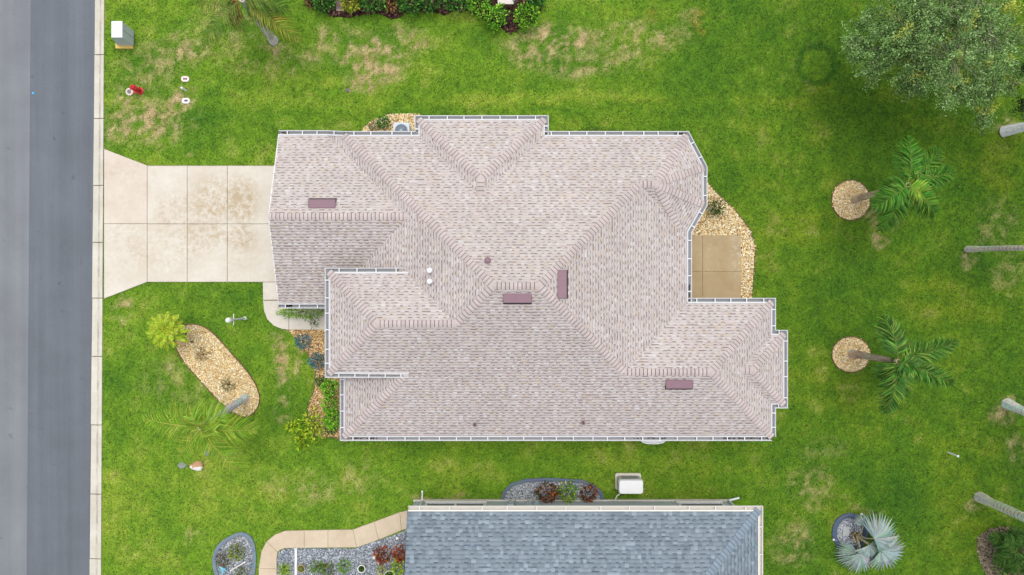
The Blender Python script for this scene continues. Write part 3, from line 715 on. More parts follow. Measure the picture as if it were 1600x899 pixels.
for x0, x1, y0, y1, n in ((WE_ + .1, WE_ + 1.3, SE_ - .1, SE_ - .02, 500), (WEx - 1.9, WEx - .05, SE_ - .1, SE_ - .02, 500), (6.5, 6.98, NE_ + .02, NE_ + .1, 700), (EE_ + .02, EE_ + .1, WNy + .1, WNy + .7, 700), (-9.3, -9.05, GNy + .02, GNy + .1, 900), (4.9, 6.2, SE_ - .1, SE_ - .02, 260), (GX + .2, GX + .5, GSy - .1, GSy - .02, 700)):
    zg = ZG if x1 < -7.5 else ZE
    stones('leaf_litter', [(x0, y0), (x1, y0), (x1, y1), (x0, y1)], n, .022, LIT, [3, 3, 2, 2], z=zg - .1, flat=.4, parent=house, mat='mulch', long=2.4)
# fascia, soffit, walls
FA = C(236, 234, 230); q = MB()
for a, b_ in zip(main_run[:-1], main_run[1:]):
    q.face([(a[0], a[1], a[2] - .03), (b_[0], b_[1], b_[2] - .03), (b_[0], b_[1], ZG - .24), (a[0], a[1], ZG - .24)], FA)
for a, b_ in (((EWx, ESy), (EWx, ENy)), ((EWx, ENy), (vE[0], ENy)), ((EWx, ESy), (vS[0], ESy))):
    q.face([(*a, ZEN - .03), (*b_, ZEN - .03), (*b_, ZEN - .3), (*a, ZEN - .3)], FA)
q.face([(EWx, ESy, ZEN - .29), (vS[0], ESy, ZEN - .29), (vE[0], ENy, ZEN - .29), (EWx, ENy, ZEN - .29)], FA)
for a, b_ in (((GX, GNy, ZG), Gr), ((GX, GSy, ZG), Gr)):      # rake boards
    q.face([(a[0] - .012, a[1], a[2] + .01), (b_[0] - .012, b_[1], b_[2] + .01), (b_[0] - .012, b_[1], b_[2] - .2), (a[0] - .012, a[1], a[2] - .2)], FA)
    q.face([(a[0] - .012, a[1], a[2] + .01), (b_[0] - .012, b_[1], b_[2] + .01), (b_[0] + .03, b_[1], b_[2] + .01), (a[0] + .03, a[1], a[2] + .01)], FA)
outl = [p[:2] for p in main_run[:-1]] + [(WE_, GSy), (GX, GSy)]
q.face([(x, y, ZG - .23) for x, y in outl], FA)
q.build('fascia', M['paint'], house)
ow = offset(outl, -.45); q = MB(); q.prism(ow, 0, ZG - .235, C(214, 203, 186)); q.prism([(EWx + .5, ESy + .4), (vS[0], ESy + .4), (vE[0], ENy - .4), (EWx + .5, ENy - .4)], .02, ZEN - .3, C(214, 203, 186))
q.face([(GX + .4, GSy + .4, ZG - .24), (GX + .4, GNy - .4, ZG - .24), (GX + .4, G1[1], G1[2] - .15)], C(214, 203, 186))
q.build('wall', M['wall'], house)
q = MB(); gy = G1[1]; q.box(GX + .38, GX + .45, gy - 2.45, gy + 2.45, .02, 2.15, C(235, 232, 226))
for k in range(4): q.box(GX + .365, GX + .39, gy - 2.4, gy + 2.4, .08 + k * .52, .52 + k * .52, C(238, 236, 230))
q.build('garage_door', M['paint'], house)

# roof fittings
VC = C(140, 108, 118)
def slab_on(plane, cx, cy, wu, wv, h, name, col=VC, lip=True):
    n = Vector((-plane.a, -plane.b, 1)).normalized(); gr = Vector((plane.a, plane.b, 0)); up = Vector((gr.x, gr.y, gr.length ** 2)).normalized(); ux = n.cross(up)
    o = Vector(plane.at(cx, cy)); q = MB()
    P = lambda u, v, z: tuple(o + ux * u + up * v + n * z)
    a, b_ = wu / 2, wv / 2
    lo = [P(-a, -b_, .0), P(a, -b_, .0), P(a, b_, .0), P(-a, b_, .0)]; hi = [P(-a, -b_, h), P(a, -b_, h), P(a, b_, h * .35), P(-a, b_, h * .35)]
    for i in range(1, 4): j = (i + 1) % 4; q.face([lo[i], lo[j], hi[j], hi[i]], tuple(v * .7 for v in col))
    q.face(hi, col)
    m0, m1 = P(-a, -b_ * .7, 0.01), P(a, -b_ * .7, 0.01)
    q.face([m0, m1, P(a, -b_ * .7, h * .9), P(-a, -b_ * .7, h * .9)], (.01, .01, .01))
    o_ = q.build(name, M['metal'], house)
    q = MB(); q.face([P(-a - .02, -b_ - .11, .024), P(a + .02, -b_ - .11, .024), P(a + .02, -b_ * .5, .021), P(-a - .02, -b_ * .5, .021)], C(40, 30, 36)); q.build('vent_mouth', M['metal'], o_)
    q = MB()
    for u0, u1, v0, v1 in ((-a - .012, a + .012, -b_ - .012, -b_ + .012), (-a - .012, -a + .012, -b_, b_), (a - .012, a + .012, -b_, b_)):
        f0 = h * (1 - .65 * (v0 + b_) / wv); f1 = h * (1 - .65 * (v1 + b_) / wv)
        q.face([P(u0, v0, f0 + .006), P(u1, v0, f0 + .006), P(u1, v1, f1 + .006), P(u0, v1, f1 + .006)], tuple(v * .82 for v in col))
    q.build('vent_rim', M['metal'], o_)
def on(plane, px, py):
    z = 3.5
    for _ in range(20): x, y = W2(px, py, z); z = plane.z(x, y)
    return x, y
for pl_, px, py in ((GN, 504, 320), (MS, 808.5, 465), (MS, 1061, 599)):
    slab_on(pl_, *on(pl_, px, py), 1.03, .31, .13, 'roof_vent')
slab_on(ME, *on(ME, 877, 444.5), 1.03, .31, .13, 'roof_vent')
x, y = on(MN, 762, 407); q = MB(); q.lathe([(.12, -.05), (.12, .04), (.125, .05), (.125, .13), (.07, .16)], MN.at(x, y), 8, VC); q.build('roof_vent', M['metal'], house)
x, y = on(MN, 760, 378); q = MB(); q.lathe([(.05, -.03), (.045, .02), (.02, .03)], MN.at(x, y), 8, C(150, 150, 150)); q.build('roof_patch', M['metal'], house)
for px, py in ((742, 663), (911, 660)):
    x, y = on(MS, px, py); o = MS.at(x, y); q = MB()
    q.box(x - .08, x + .08, y - .09, y + .09, o[2] - .05, o[2] + .03, C(160, 135, 135)); q.lathe([(.055, 0), (.05, .26), (.03, .26), (.03, .2)], o, 10, C(112, 92, 94)); q.build('vent_pipe', M['metal'], house)
for px, py in ((672.5, 423), (672.5, 440)):
    x, y = on(MW, px, py); o = MW.at(x, y); q = MB(); q.lathe([(.1, -.04), (.09, .04), (.06, .06), (.06, .26), (.1, .28), (.1, .33), (.05, .36)], o, 12, WHITE); q.build('vent_pipe', M['paint'], house, smooth=False)

# ------------------------------------------------------------------ neighbouring house with the blue grey roof
nh = thing('house', 'house with a blue grey shingled roof and pale walls along the bottom edge', 'house', (W(900, 850)[0], W(900, 850)[1], 0))
nN = W(0, 797, 2.7)[1]; nE = W(1186, 0, 2.7)[0]; nW = W(637, 0, 2.7)[0]; sp_ = .37
NP = PL(0, -sp_, 2.7 + sp_ * nN); EP = PL(-sp_, 0, 2.7 + sp_ * nE); SPY = nN - 11; SP = PL(0, sp_, 2.7 - sp_ * SPY)
r2 = meet(NP, EP, SP); r1 = (nW, r2[1], r2[2])
NF = [(NP, [NP.at(nW, nN), NP.at(nE, nN), r2, r1]), (EP, [EP.at(nE, nN), EP.at(nE, SPY), r2]), (SP, [SP.at(nW, SPY), SP.at(nE, SPY), r2, r1])]
q = MB()
for p, pts in NF: q.face([(x, y, z - .03) for x, y, z in pts], C(90, 100, 110))
nroof = q.build('roof', M['shingle'], nh)
BP = [C(137, 150, 159), C(131, 144, 153), C(143, 156, 165), C(124, 137, 146), C(155, 168, 177)]; BWt = [4, 4, 3, 2.4, 1]
V, Q, K = [], [], []
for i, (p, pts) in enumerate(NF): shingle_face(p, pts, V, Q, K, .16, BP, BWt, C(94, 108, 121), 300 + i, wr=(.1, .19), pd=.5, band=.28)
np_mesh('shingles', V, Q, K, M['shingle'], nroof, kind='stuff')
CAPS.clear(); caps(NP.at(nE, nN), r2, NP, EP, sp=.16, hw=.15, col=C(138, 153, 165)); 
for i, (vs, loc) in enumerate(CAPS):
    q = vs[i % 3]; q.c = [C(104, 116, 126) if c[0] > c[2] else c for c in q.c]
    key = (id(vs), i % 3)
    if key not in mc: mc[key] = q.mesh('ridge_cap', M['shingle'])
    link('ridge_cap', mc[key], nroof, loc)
CRM = C(234, 228, 216)
gutter([(nW + .02, nN, 2.7), (nE, nN, 2.7), (nE, nN - 8, 2.7)], nh, sp=1.15, col=CRM, ins=C(216, 210, 198), strap=CRM)
wy = nN - .46; ww = W(650, 0)[0] - .05; we = nE - .36; WC = C(196, 206, 206)
q = MB(); q.prism([(ww, wy), (we, wy), (we, wy - 9.4), (ww, wy - 9.4)], 0, 2.45, WC); q.build('wall', M['wall'], nh)
q = MB(); q.box(ww - .05, we + .05, wy - .03, wy + .06, 0, .12, C(206, 208, 200)); q.build('foundation_ledge', M['walk'], nh)
q = MB(); q.face([(nW, nN, 2.43), (nE, nN, 2.43), (nE, SPY, 2.43), (nW, SPY, 2.43)], CRM)
for a, b_ in (((nW, nN), (nE, nN)), ((nE, nN), (nE, SPY)), ((nW, SPY), (nE, SPY))): q.face([(*a, 2.68), (*b_, 2.68), (*b_, 2.43), (*a, 2.43)], CRM)
for a, b_ in ((NP.at(nW, nN), r1), (SP.at(nW, SPY), r1)): q.face([(a[0] - .01, a[1], a[2] + .012), (b_[0] - .01, b_[1], b_[2] + .012), (b_[0] - .01, b_[1], b_[2] - .2), (a[0] - .01, a[1], a[2] - .2)], CRM)
q.build('fascia', M['paint'], nh)
q = MB(); q.face([(ww + .01, wy - .2, 2.4), (ww + .01, SPY + .4, 2.4), (ww + .01, r1[1], r1[2] - .2)], WC); q.build('gable_wall', M['wall'], nh)
for x0, x1 in ((665, 757), (1064, 1132)):
    a, b_ = W(x0, 0, .9)[0], W(x1, 0, .9)[0]; q = MB()
    panes = 2 if x0 < 800 else 1
    q.box(a, b_, wy, wy + .05, .42, .50, WHITE); q.box(a, b_, wy, wy + .05, 1.95, 2.05, WHITE)
    for k in range(panes + 1): xx = a + (b_ - a) * k / panes; q.box(xx - .05, xx + .05, wy, wy + .052, .5, 1.95, WHITE)
    q.box(a - .08, b_ + .08, wy, wy + .1, .34, .42, C(226, 222, 208)); wo = q.build('window', M['paint'], nh)
    q = MB(); q.box(a + .05, b_ - .05, wy, wy + .02, .5, 1.95); q.build('pane', M['glass'], wo)
for px, lab in ((655, 0), (1166, 1)):
    x = W(px, 0, 1.2)[0]; q = MB(); q.tube([(nE - .12, nN + .04, 2.58), (we - .06, wy + .06, 2.3), (we - .06, wy + .06, .22), (we + .42, wy + .14, .1)] if lab else [(x, nN + .05, 2.58), (x, wy + .06, 2.3), (x, wy + .06, .25), (x - .02, wy + .45, .08)], .045, 6, WHITE); q.build('downspout', M['paint'], nh)
# meters and pipes on the neighbouring wall
for px in (798, 826, 838):
    x = W(px, 0, .8)[0]; q = MB(); q.box(x - .14, x + .14, wy, wy + .16, .55 if px < 800 else .9, 1.05 if px < 800 else 1.35, C(186, 202, 204)); q.lathe([(.1, 0), (.1, .05), (.05, .09)], (x, wy + .17, .8), 10, C(150, 160, 164))
    q.tube([(x + .2, wy + .05, 0), (x + .2, wy + .05, .8), (x + .3, wy + .05, .9)], .025, 6, C(190, 205, 205)); q.build('utility_meter', M['metal'], nh)

# ------------------------------------------------------------------ plants
def leaf_cloud(cent, rad, n, ll, lw, pal, wts, seed, up=.5, shell=.55, squash_bottom=True, clump=0):
    r = np.random.default_rng(seed); pal = np.array(pal); wts = np.array(wts) / sum(wts)
    d = r.normal(size=(n, 3)); d /= np.linalg.norm(d, axis=1)[:, None]
    if squash_bottom: d[:, 2] = np.abs(d[:, 2]) * 1.0 - .25 * r.random(n)
    rr = shell + (1 - shell) * r.random(n) ** .7
    bumpy = 1 + .22 * np.sin(d[:, 0] * 7 + seed) * np.cos(d[:, 1] * 6 - seed) + r.normal(0, .06, n)
    p = d * (rr * bumpy)[:, None]
    P = np.array(cent) + p * np.array(rad); P[:, 2] = np.maximum(P[:, 2], .03)
    ax = d * .9 + r.normal(0, .55, (n, 3)) + np.array([0, 0, up]) * .4; ax /= np.linalg.norm(ax, axis=1)[:, None]
    nr = r.normal(0, .5, (n, 3)) + d * .5 + np.array([0, 0, up]); sd = np.cross(ax, nr); sd /= np.linalg.norm(sd, axis=1)[:, None] + 1e-9
    L = ll * r.uniform(.6, 1.25, n)[:, None]; Wd = lw * r.uniform(.7, 1.2, n)[:, None]
    nn = np.cross(sd, ax)
    V = np.stack([P, P + ax * L * .5 + sd * Wd + nn * L * .06, P + ax * L - nn * L * .12, P + ax * L * .5 - sd * Wd + nn * L * .06], 1).reshape(-1, 3)
    c = pal[r.choice(len(pal), n, p=wts)] * r.uniform(.75, 1.25, (n, 1))
    return V, np.arange(n * 4).reshape(-1, 4), np.clip(c, .002, .8)
def shrub(name, label, cat, px, py, r, h, pal, wts, n=500, ll=.11, lw=.03, seed=0, group=None, ry=None, stem=True, zc=.45, **kw):
    x, y, _ = W(px, py); rx = r / 35.57; ryy = (ry or r) / 35.57
    t_ = thing(name, label, cat, (x, y, 0), group)
    V, Fc, c = leaf_cloud((x, y, h * zc), (rx, ryy, h * (1 - zc)), n, ll, lw, pal, wts, seed + 1000, **kw)
    np_mesh('foliage', V, Fc, np.clip(c * 1.3, .002, .8), M['leaf'], t_)
    q = MB()
    for k in range(4):
        a = k * 1.6 + seed; q.tube([(x, y, 0), (x + math.cos(a) * rx * .3, y + math.sin(a) * ryy * .3, h * .4), (x + math.cos(a) * rx * .55, y + math.sin(a) * ryy * .55, h * .75)], [.018, .012, .006], 5, C(96, 78, 58))
    q.build('stem', M['bark'], t_)
    return t_
DG = [C(56, 112, 38), C(38, 84, 30), C(86, 146, 54), C(116, 172, 74)]; DGW = [4, 3, 3, 1.4]
BG = [C(112, 178, 42), C(78, 142, 34), C(170, 218, 74), C(50, 100, 28)]; BGW = [4, 3, 3, 2]
YG = [C(190, 196, 50), C(160, 178, 44), C(120, 150, 40), C(212, 206, 84)]; YGW = [3, 3, 2, 2]
CR = [C(150, 66, 28), C(196, 104, 40), C(70, 62, 26), C(50, 74, 28), C(112, 40, 30)]; CRW = [3, 2, 3, 3, 2]
HG = 'shrubs in the mulch bed at the top edge'
hedge = [(510, 9, 19, 15, DG, DGW, 'dark glossy shrub left of the brown splash block in the top bed'), (552, 11, 15, 15, [C(176, 182, 50), C(130, 150, 40), C(84, 116, 34), C(200, 196, 90)], YGW, 'yellow variegated shrub right of the brown splash block in the top bed'),
         (586, 9, 22, 18, DG, DGW, 'wide dark green shrub right of the yellow variegated one'), (643, 11, 19, 17, DG, DGW, 'dark shrub right of the bronze leaved plant in the top bed'), (673, 10, 19, 16, [C(70, 122, 44), C(50, 96, 34), C(104, 156, 64), C(36, 74, 26)], DGW, 'mid green shrub in the middle of the top bed'),
         (713, 11, 20, 17, DG, DGW, 'dark narrow leaved shrub left of the lime green ones in the top bed'), (748, 9, 19, 18, BG, BGW, 'lime green shrub left of the brick planter in the top bed'), (774, 34, 19, 18, BG, BGW, 'round bright shrub jutting onto the lawn below the brick planter'),
         (822, 33, 19, 20, [C(110, 170, 36), C(80, 140, 30), C(168, 212, 70), C(44, 88, 22)], BGW, 'brightest lime shrub at the right end of the top bed'), (836, 6, 14, 12, DG, DGW, 'small dark shrub at the upper right corner of the top bed')]
for i, (px, py, rx, ry, pal, wt, lab) in enumerate(hedge):
    shrub('shrub', lab, 'shrub', px, py, rx, .9 + .1 * (i % 3), pal, wt, 520, .13, .036, i, HG, ry)
shrub('ornamental_plant', 'bronze leaved ornamental plant between dark shrubs in the top bed', 'plant', 611, 9, 10, .6, [C(176, 140, 84), C(140, 100, 60), C(100, 84, 46)], [2, 2, 2], 160, .2, .03, 30)
shrub('ornamental_plant', 'small purplish plant at the far left end of the top bed', 'plant', 487, 5, 9, .4, [C(112, 72, 60), C(90, 80, 46), C(160, 120, 90)], [2, 2, 1], 110, .16, .022, 31)
shrub('shrub', 'low feathery green shrub under the gutter beside the garage walk', 'shrub', 476, 487, 36, .9, [C(146, 190, 58), C(110, 160, 46), C(180, 208, 84)], [3, 3, 2], 620, .17, .02, 40, None, 9)
shrub('shrub', 'thin green sprig hanging over the front walk', 'shrub', 493, 503, 7, .5, [C(110, 140, 60), C(90, 120, 50)], [1, 1], 60, .13, .016, 41, None, 10)
BL = [C(84, 146, 166), C(62, 116, 136), C(120, 176, 196), C(66, 112, 76)]
shrub('blue_succulent', 'upper blue green succulent in the pebbles by the front wall', 'plant', 475, 533, 11, .4, BL, [3, 3, 2, 2], 240, .13, .02, 42, 'blue green succulents by the front wall')
shrub('blue_succulent', 'lower blue green succulent in the pebbles by the front wall', 'plant', 496, 563, 12, .4, BL, [3, 3, 2, 2.5], 260, .13, .02, 43, 'blue green succulents by the front wall')
for i, (px, py, rx, ry, lab) in enumerate([(521, 603, 13, 13, 'upper bright green hedge shrub against the front wall'), (522, 628, 12, 15, 'middle bright green hedge shrub against the front wall'), (525, 652, 11, 14, 'lower bright green hedge shrub against the front wall')]):
    shrub('hedge_shrub', lab, 'shrub', px, py, rx, 1.2, [C(130, 200, 50), C(92, 164, 40), C(186, 226, 84), C(60, 116, 34)], [5, 4, 2, 2], 420, .10, .035, 50 + i, 'hedge along the front wall', ry)
shrub('shrub', 'small dark green shrub in the pebbles left of the front hedge', 'shrub', 504, 596, 8, .4, DG, DGW, 150, .1, .025, 54)
shrub('shrub', 'small dark shrub beside the yellow bush at the house corner', 'shrub', 519, 668, 9, .4, DG, DGW, 170, .1, .025, 55)
YB = [C(176, 200, 40), C(140, 180, 40), C(206, 214, 70), C(96, 140, 36)]
shrub('yellow_bush', 'leggy yellow green bush on the pebbles near the house corner', 'bush', 494, 662, 21, 1.1, YB, YGW, 330, .19, .04, 56, None, 24, shell=.2)
shrub('yellow_bush', 'smaller yellow green bush spreading onto the lawn near the house corner', 'bush', 463, 663, 13, .7, YB, YGW, 120, .17, .035, 57, None, 9, shell=.2)
shrub('yellow_bush', 'low yellow green bush trailing on the lawn below the pebble bed', 'bush', 474, 686, 13, .6, YB, YGW, 130, .17, .035, 58, None, 12, shell=.2)
shrub('spiky_plant', 'upper small brown spiky plant in the oval pebble bed', 'plant', 319, 553, 9, .35, [C(110, 96, 56), C(80, 72, 44), C(150, 130, 90)], [2, 2, 1], 90, .17, .012, 60, 'small plants in the oval bed')
shrub('spiky_plant', 'lower small green spiky plant in the oval pebble bed', 'plant', 359, 600, 9, .35, [C(112, 116, 60), C(84, 88, 46), C(150, 146, 90)], [2, 2, 1], 110, .16, .012, 61, 'small plants in the oval bed')
shrub('shrub', 'small round dark shrub beside the air conditioner', 'shrub', 600, 193, 10, .5, DG, DGW, 220, .09, .03, 62)
shrub('flowering_plant', 'low plant with red flowers left of the air conditioner', 'plant', 586, 199, 9, .3, [C(70, 110, 60), C(96, 130, 70), C(200, 60, 50)], [3, 2, 1], 100, .09, .025, 63)
shrub('shrub', 'open green shrub in the pebbles beside the back bay', 'shrub', 1114, 327, 14, .8, [C(70, 104, 44), C(50, 80, 34), C(110, 140, 60)], [3, 3, 1.5], 240, .14, .022, 64, shell=.25)
shrub('flowering_plant', 'strip of low yellow flowered plants under the north gutter', 'plant', 925, 203, 26, .25, [C(110, 160, 50), C(80, 130, 40), C(230, 220, 70)], [3, 3, .6], 130, .11, .02, 65, None, 4)
NBG = 'plants in the gravel bed by the neighbouring wall'
shrub('croton', 'largest orange and dark green croton in the slate edged gravel bed', 'shrub', 855, 767, 18, .6, CR, CRW, 330, .14, .03, 66, NBG, 15)
shrub('yellow_bush', 'yellow green trailing bush between the two crotons by the wall', 'bush', 886, 766, 15, .6, [C(110, 160, 50), C(80, 130, 40), C(200, 200, 60), C(150, 190, 80)], [3, 3, 2, 2], 280, .13, .03, 67, NBG, 15)
shrub('croton', 'smaller reddish croton at the right of the slate edged gravel bed', 'shrub', 918, 768, 13, .55, CR, CRW, 200, .13, .03, 68, NBG, 13)
GG = 'plants in the grey gravel garden'
def rosette(name, label, px, py, r, n, pal, h=.35, group=GG, wd=.03, seed=0):
    x, y, _ = W(px, py); t_ = thing(name, label, 'plant', (x, y, 0), group); R_ = r / 35.57; rr = random.Random(seed)
    for k in range(n):
        a = k * 2.4 + rr.uniform(-.2, .2); L = R_ * rr.uniform(.7, 1.1); el = rr.uniform(.25, 1.1); q = MB(); c = pal[k % len(pal)]
        d = Vector((math.cos(a), math.sin(a), 0)); sd = Vector((-d.y, d.x, 0)) * wd; o = Vector((x, y, .05))
        m1 = o + d * L * .5 * math.cos(el * .6) + Vector((0, 0, h * math.sin(el))); tp = o + d * L + Vector((0, 0, h * math.sin(el) * .9))
        q.face([o - sd * .6, o + sd * .6, m1 + sd, m1 - sd], c); q.face([m1 - sd, m1 + sd, tp], tuple(v * 1.1 for v in c)); q.build('leaf', M['leaf'], t_)
rosette('yucca', 'bright green spiky yucca left of the white board in the gravel garden', 447, 887, 14, 30, [C(150, 180, 60), C(120, 156, 50), C(170, 196, 90)], .4, seed=1, wd=.026)
shrub('succulent', 'left green succulent clump in the middle of the gravel garden', 'plant', 497, 884, 12, .35, [C(120, 160, 50), C(90, 130, 44), C(150, 110, 70)], [3, 3, 1], 130, .14, .025, 70, GG, 8)
shrub('succulent', 'middle reddish green succulent clump in the gravel garden', 'plant', 513, 888, 11, .35, [C(110, 140, 50), C(130, 90, 50), C(90, 120, 44)], [3, 1, 3], 130, .13, .025, 71, GG)
shrub('succulent', 'right bright green succulent clump left of the white pot', 'plant', 539, 883, 10, .35, [C(130, 176, 56), C(100, 150, 46)], [3, 3], 110, .14, .025, 72, GG)
shrub('croton', 'round orange red croton in the gravel garden left of the blue roof', 'shrub', 600, 864, 13, .55, [C(160, 70, 34), C(190, 104, 44), C(120, 44, 30), C(84, 70, 34)], [3, 2, 2, 2], 280, .12, .03, 73, GG)
shrub('croton', 'orange red croton half hidden by the blue roof edge', 'shrub', 628, 860, 12, .7, [C(160, 70, 34), C(190, 104, 44), C(120, 44, 30)], [3, 2, 2], 230, .12, .03, 74, GG)
shrub('yellow_bush', 'yellow green plant below the half hidden croton at the blue roof', 'bush', 624, 881, 11, .6, YB, YGW, 190, .13, .03, 75, GG, 13)
shrub('yellow_bush', 'pale yellow flowering plant left of the round dark pot', 'bush', 597, 889, 7, .35, [C(206, 200, 110), C(150, 170, 60)], [2, 2], 70, .1, .03, 76, GG)
KG = 'plants in the rounded gravel bed'
shrub('shrub', 'yellow green bush in the rounded gravel bed', 'shrub', 373, 860, 13, .5, [C(130, 150, 40), C(96, 120, 34), C(170, 180, 60), C(120, 70, 30)], [3, 3, 2, 1], 260, .11, .022, 77, KG)
shrub('shrub', 'reddish green low plant left in the rounded gravel bed', 'shrub', 350, 872, 11, .35, [C(110, 120, 50), C(130, 70, 44), C(80, 96, 40)], [3, 2, 2], 170, .1, .02, 78, KG, 11)
shrub('shrub', 'green plant at the bottom of the rounded gravel bed', 'shrub', 379, 894, 9, .4, [C(110, 140, 40), C(80, 110, 34), C(160, 140, 60)], [3, 3, 1], 140, .1, .022, 79, KG)
shrub('shrub', 'broad leaved green plant at the bottom right mulch bed', 'shrub', 1572, 886, 26, .7, [C(100, 146, 46), C(70, 114, 40), C(140, 180, 70)], [3, 3, 1], 360, .18, .022, 80, None, 16)

# palms -------------------------------------------------------------------
def bez(a, b_, c, t): return a * (1 - t) ** 2 + b_ * 2 * t * (1 - t) + c * t * t
def frond(p0, p2, arch, pal, parent, nl=34, ll=.5, lw=.022, plum=0.0, seed=0, rib=C(150, 160, 80), sweep=.6, droop=.35, bare=.12, name='frond'):
    r = random.Random(seed); p0, p2 = Vector(p0), Vector(p2); p1 = (p0 + p2) / 2 + Vector((0, 0, arch)); L = (p2 - p0).length
    V, Fq, K = [], [], []
    def tri(a, b_, c, d, col):
        i = len(V); V.extend([tuple(a), tuple(b_), tuple(c), tuple(d)]); Fq.append((i, i + 1, i + 2, i + 3)); K.append(col)
    prev = None
    for k in range(9):
        t_ = k / 8; p = bez(p0, p1, p2, t_); T = (bez(p0, p1, p2, min(1, t_ + .02)) - bez(p0, p1, p2, max(0, t_ - .02))).normalized()
        sd = T.cross(Vector((0, 0, 1))).normalized() * (.022 * (1 - .8 * t_)); upv = sd.cross(T).normalized() * .012
        cur = (p - sd, p + upv + Vector((0, 0, .008)), p + sd)
        if prev:
            tri(prev[0], prev[1], cur[1], cur[0], rib); tri(prev[1], prev[2], cur[2], cur[1], rib)
        prev = cur
    for k in range(nl):
        t_ = bare + (1 - bare) * (k + .5) / nl; p = bez(p0, p1, p2, t_); T = (bez(p0, p1, p2, min(1, t_ + .02)) - bez(p0, p1, p2, max(0, t_ - .02))).normalized()
        sd = T.cross(Vector((0, 0, 1))).normalized(); nv = sd.cross(T).normalized()
        prof = (.45 + .75 * math.sin(math.pi * min(1, t_ * .9 + .12))) * (1 if t_ < .85 else 1 - (t_ - .85) * 2.4)
        for sg in (-1, 1):
            for rep in range(3 if plum else 1):
                an = sweep * (.75 + .5 * t_) + r.uniform(-.12, .12); lift = r.uniform(-plum, plum) if plum else r.uniform(-.1, .3)
                d = (sd * sg * math.cos(an) + T * math.sin(an)) * math.cos(lift) + nv * math.sin(lift)
                l = ll * prof * r.uniform(.85, 1.12); wv = T.cross(d).cross(d).normalized() * lw * r.uniform(.8, 1.2)
                m1 = p + d * l * .5 + Vector((0, 0, -droop * l * .15)); tp = p + d * l + Vector((0, 0, -droop * l * r.uniform(.6, 1.3)))
                col = tuple(v * r.uniform(.72, 1.28) for v in pal[r.randrange(len(pal))])
                tri(p - wv * .5, p + wv * .5, m1 + wv, m1 - wv, col); tri(m1 - wv, m1 + wv, tp + wv * .12, tp - wv * .12, col)
    return np_mesh(name, V, Fq, K, M['leaf'], parent)
def palm(label, base, crown, h, tips, pal, r0=.16, r1=.10, col=C(170, 160, 150), group=None, arch=.5, name='palm_tree', ctr=None, bend=0, **kw):
    b_ = W(*base); c = W(*crown, h); t_ = thing(name, label, 'palm', b_, group)
    q = MB(); path = []; rad = []
    for k in range(11):
        u = k / 10; wob = bend * math.sin(math.pi * u); path.append((b_[0] + (c[0] - b_[0]) * u, b_[1] + (c[1] - b_[1]) * u + wob, h * u)); rad.append(r0 * 1.25 if k == 0 else r0 + (r1 - r0) * u)
    q.tube(path, rad, 12, col, .07); q.c = [tuple(v * random.uniform(.85, 1.2) for v in c_) for c_ in q.c]; tr = q.build('trunk', M['bark'], t_)
    q = MB()
    for k in range(6, 40):
        u = k / 41; p = [path[0][i] + (path[10][i] - path[0][i]) * u for i in range(2)]; p[1] += bend * math.sin(math.pi * u)
        rr = (r0 + (r1 - r0) * u) * 1.05; q.lathe([(rr * .96, -.02), (rr, -.006), (rr, .012), (rr * .97, .02)], (p[0], p[1], h * u), 10, tuple(v * random.uniform(.38, .6) for v in col))
    q.build('leaf_scars', M['bark'], tr, kind='stuff')
    q = MB(); q.lathe([(r1 * 1.02, h - .5), (r1 * 1.15, h - .25), (r1 * .6, h + .05), (.01, h + .12)], (c[0], c[1], 0), 10, tuple(v * .9 for v in pal[0])); q.build('crownshaft', M['leaf'], t_)
    for k, tip in enumerate(tips):
        tx, ty, dz = tip[:3]; pl_ = tip[3] if len(tip) > 3 else pal
        if isinstance(pl_, float): pl_ = pal
        p2 = W(tx, ty, h + dz); frond((c[0], c[1], h - .03), p2, arch * (1 if dz < 0 else .4), pl_, t_, seed=k + int(base[0]), **kw)
    return t_
FT = [C(92, 150, 48), C(70, 124, 38), C(122, 174, 62)]; FTB = [C(130, 176, 56), C(160, 196, 70)]
BP_ = 'foxtail palms in pebble rings'
palm('foxtail palm leaning from the upper pebble ring in the back lawn', (1334, 312), (1419, 289), 4.0, [(1417, 214, -.4), (1468, 232, -.5), (1492, 268, -.6), (1366, 324, -.4), (1460, 338, -.5), (1376, 360, -1.1), (1444, 306, .0, FTB), (1380, 300, -.7)], FT, .15, .09, C(206, 182, 150), BP_, .5, nl=52, ll=.50, lw=.024, plum=.75, sweep=.55)
palm('foxtail palm leaning from the lower pebble ring in the back lawn', (1332, 553), (1404, 565), 3.6, [(1382, 495, -.5), (1496, 533, -.5), (1490, 600, -.6), (1384, 645, -.5), (1440, 545, -.1), (1376, 590, -.6), (1408, 622, -.7), (1425, 575, .3)], [C(92, 146, 58), C(68, 120, 42), C(146, 184, 74)], .17, .09, C(206, 184, 160), BP_, .5, nl=54, ll=.52, lw=.024, plum=.85, sweep=.75)
SW = [C(156, 194, 56), C(124, 168, 46), C(190, 212, 84)]
palm('feather palm leaning out of the oval pebble bed over the front lawn', (383, 622), (314, 668), 4.2, [(222, 653, -.5), (262, 640, -.6), (400, 672, -.6), (280, 722, -.9), (378, 740, -1.0), (268, 690, -.9), (345, 712, -.8), (300, 640, -.2), (336, 672, .45), (304, 662, .6), (318, 684, .5), (352, 646, -.1)], SW, .165, .12, C(226, 226, 226), None, .55, nl=44, ll=.66, lw=.0125, sweep=.65, droop=.5, rib=C(206, 206, 100))
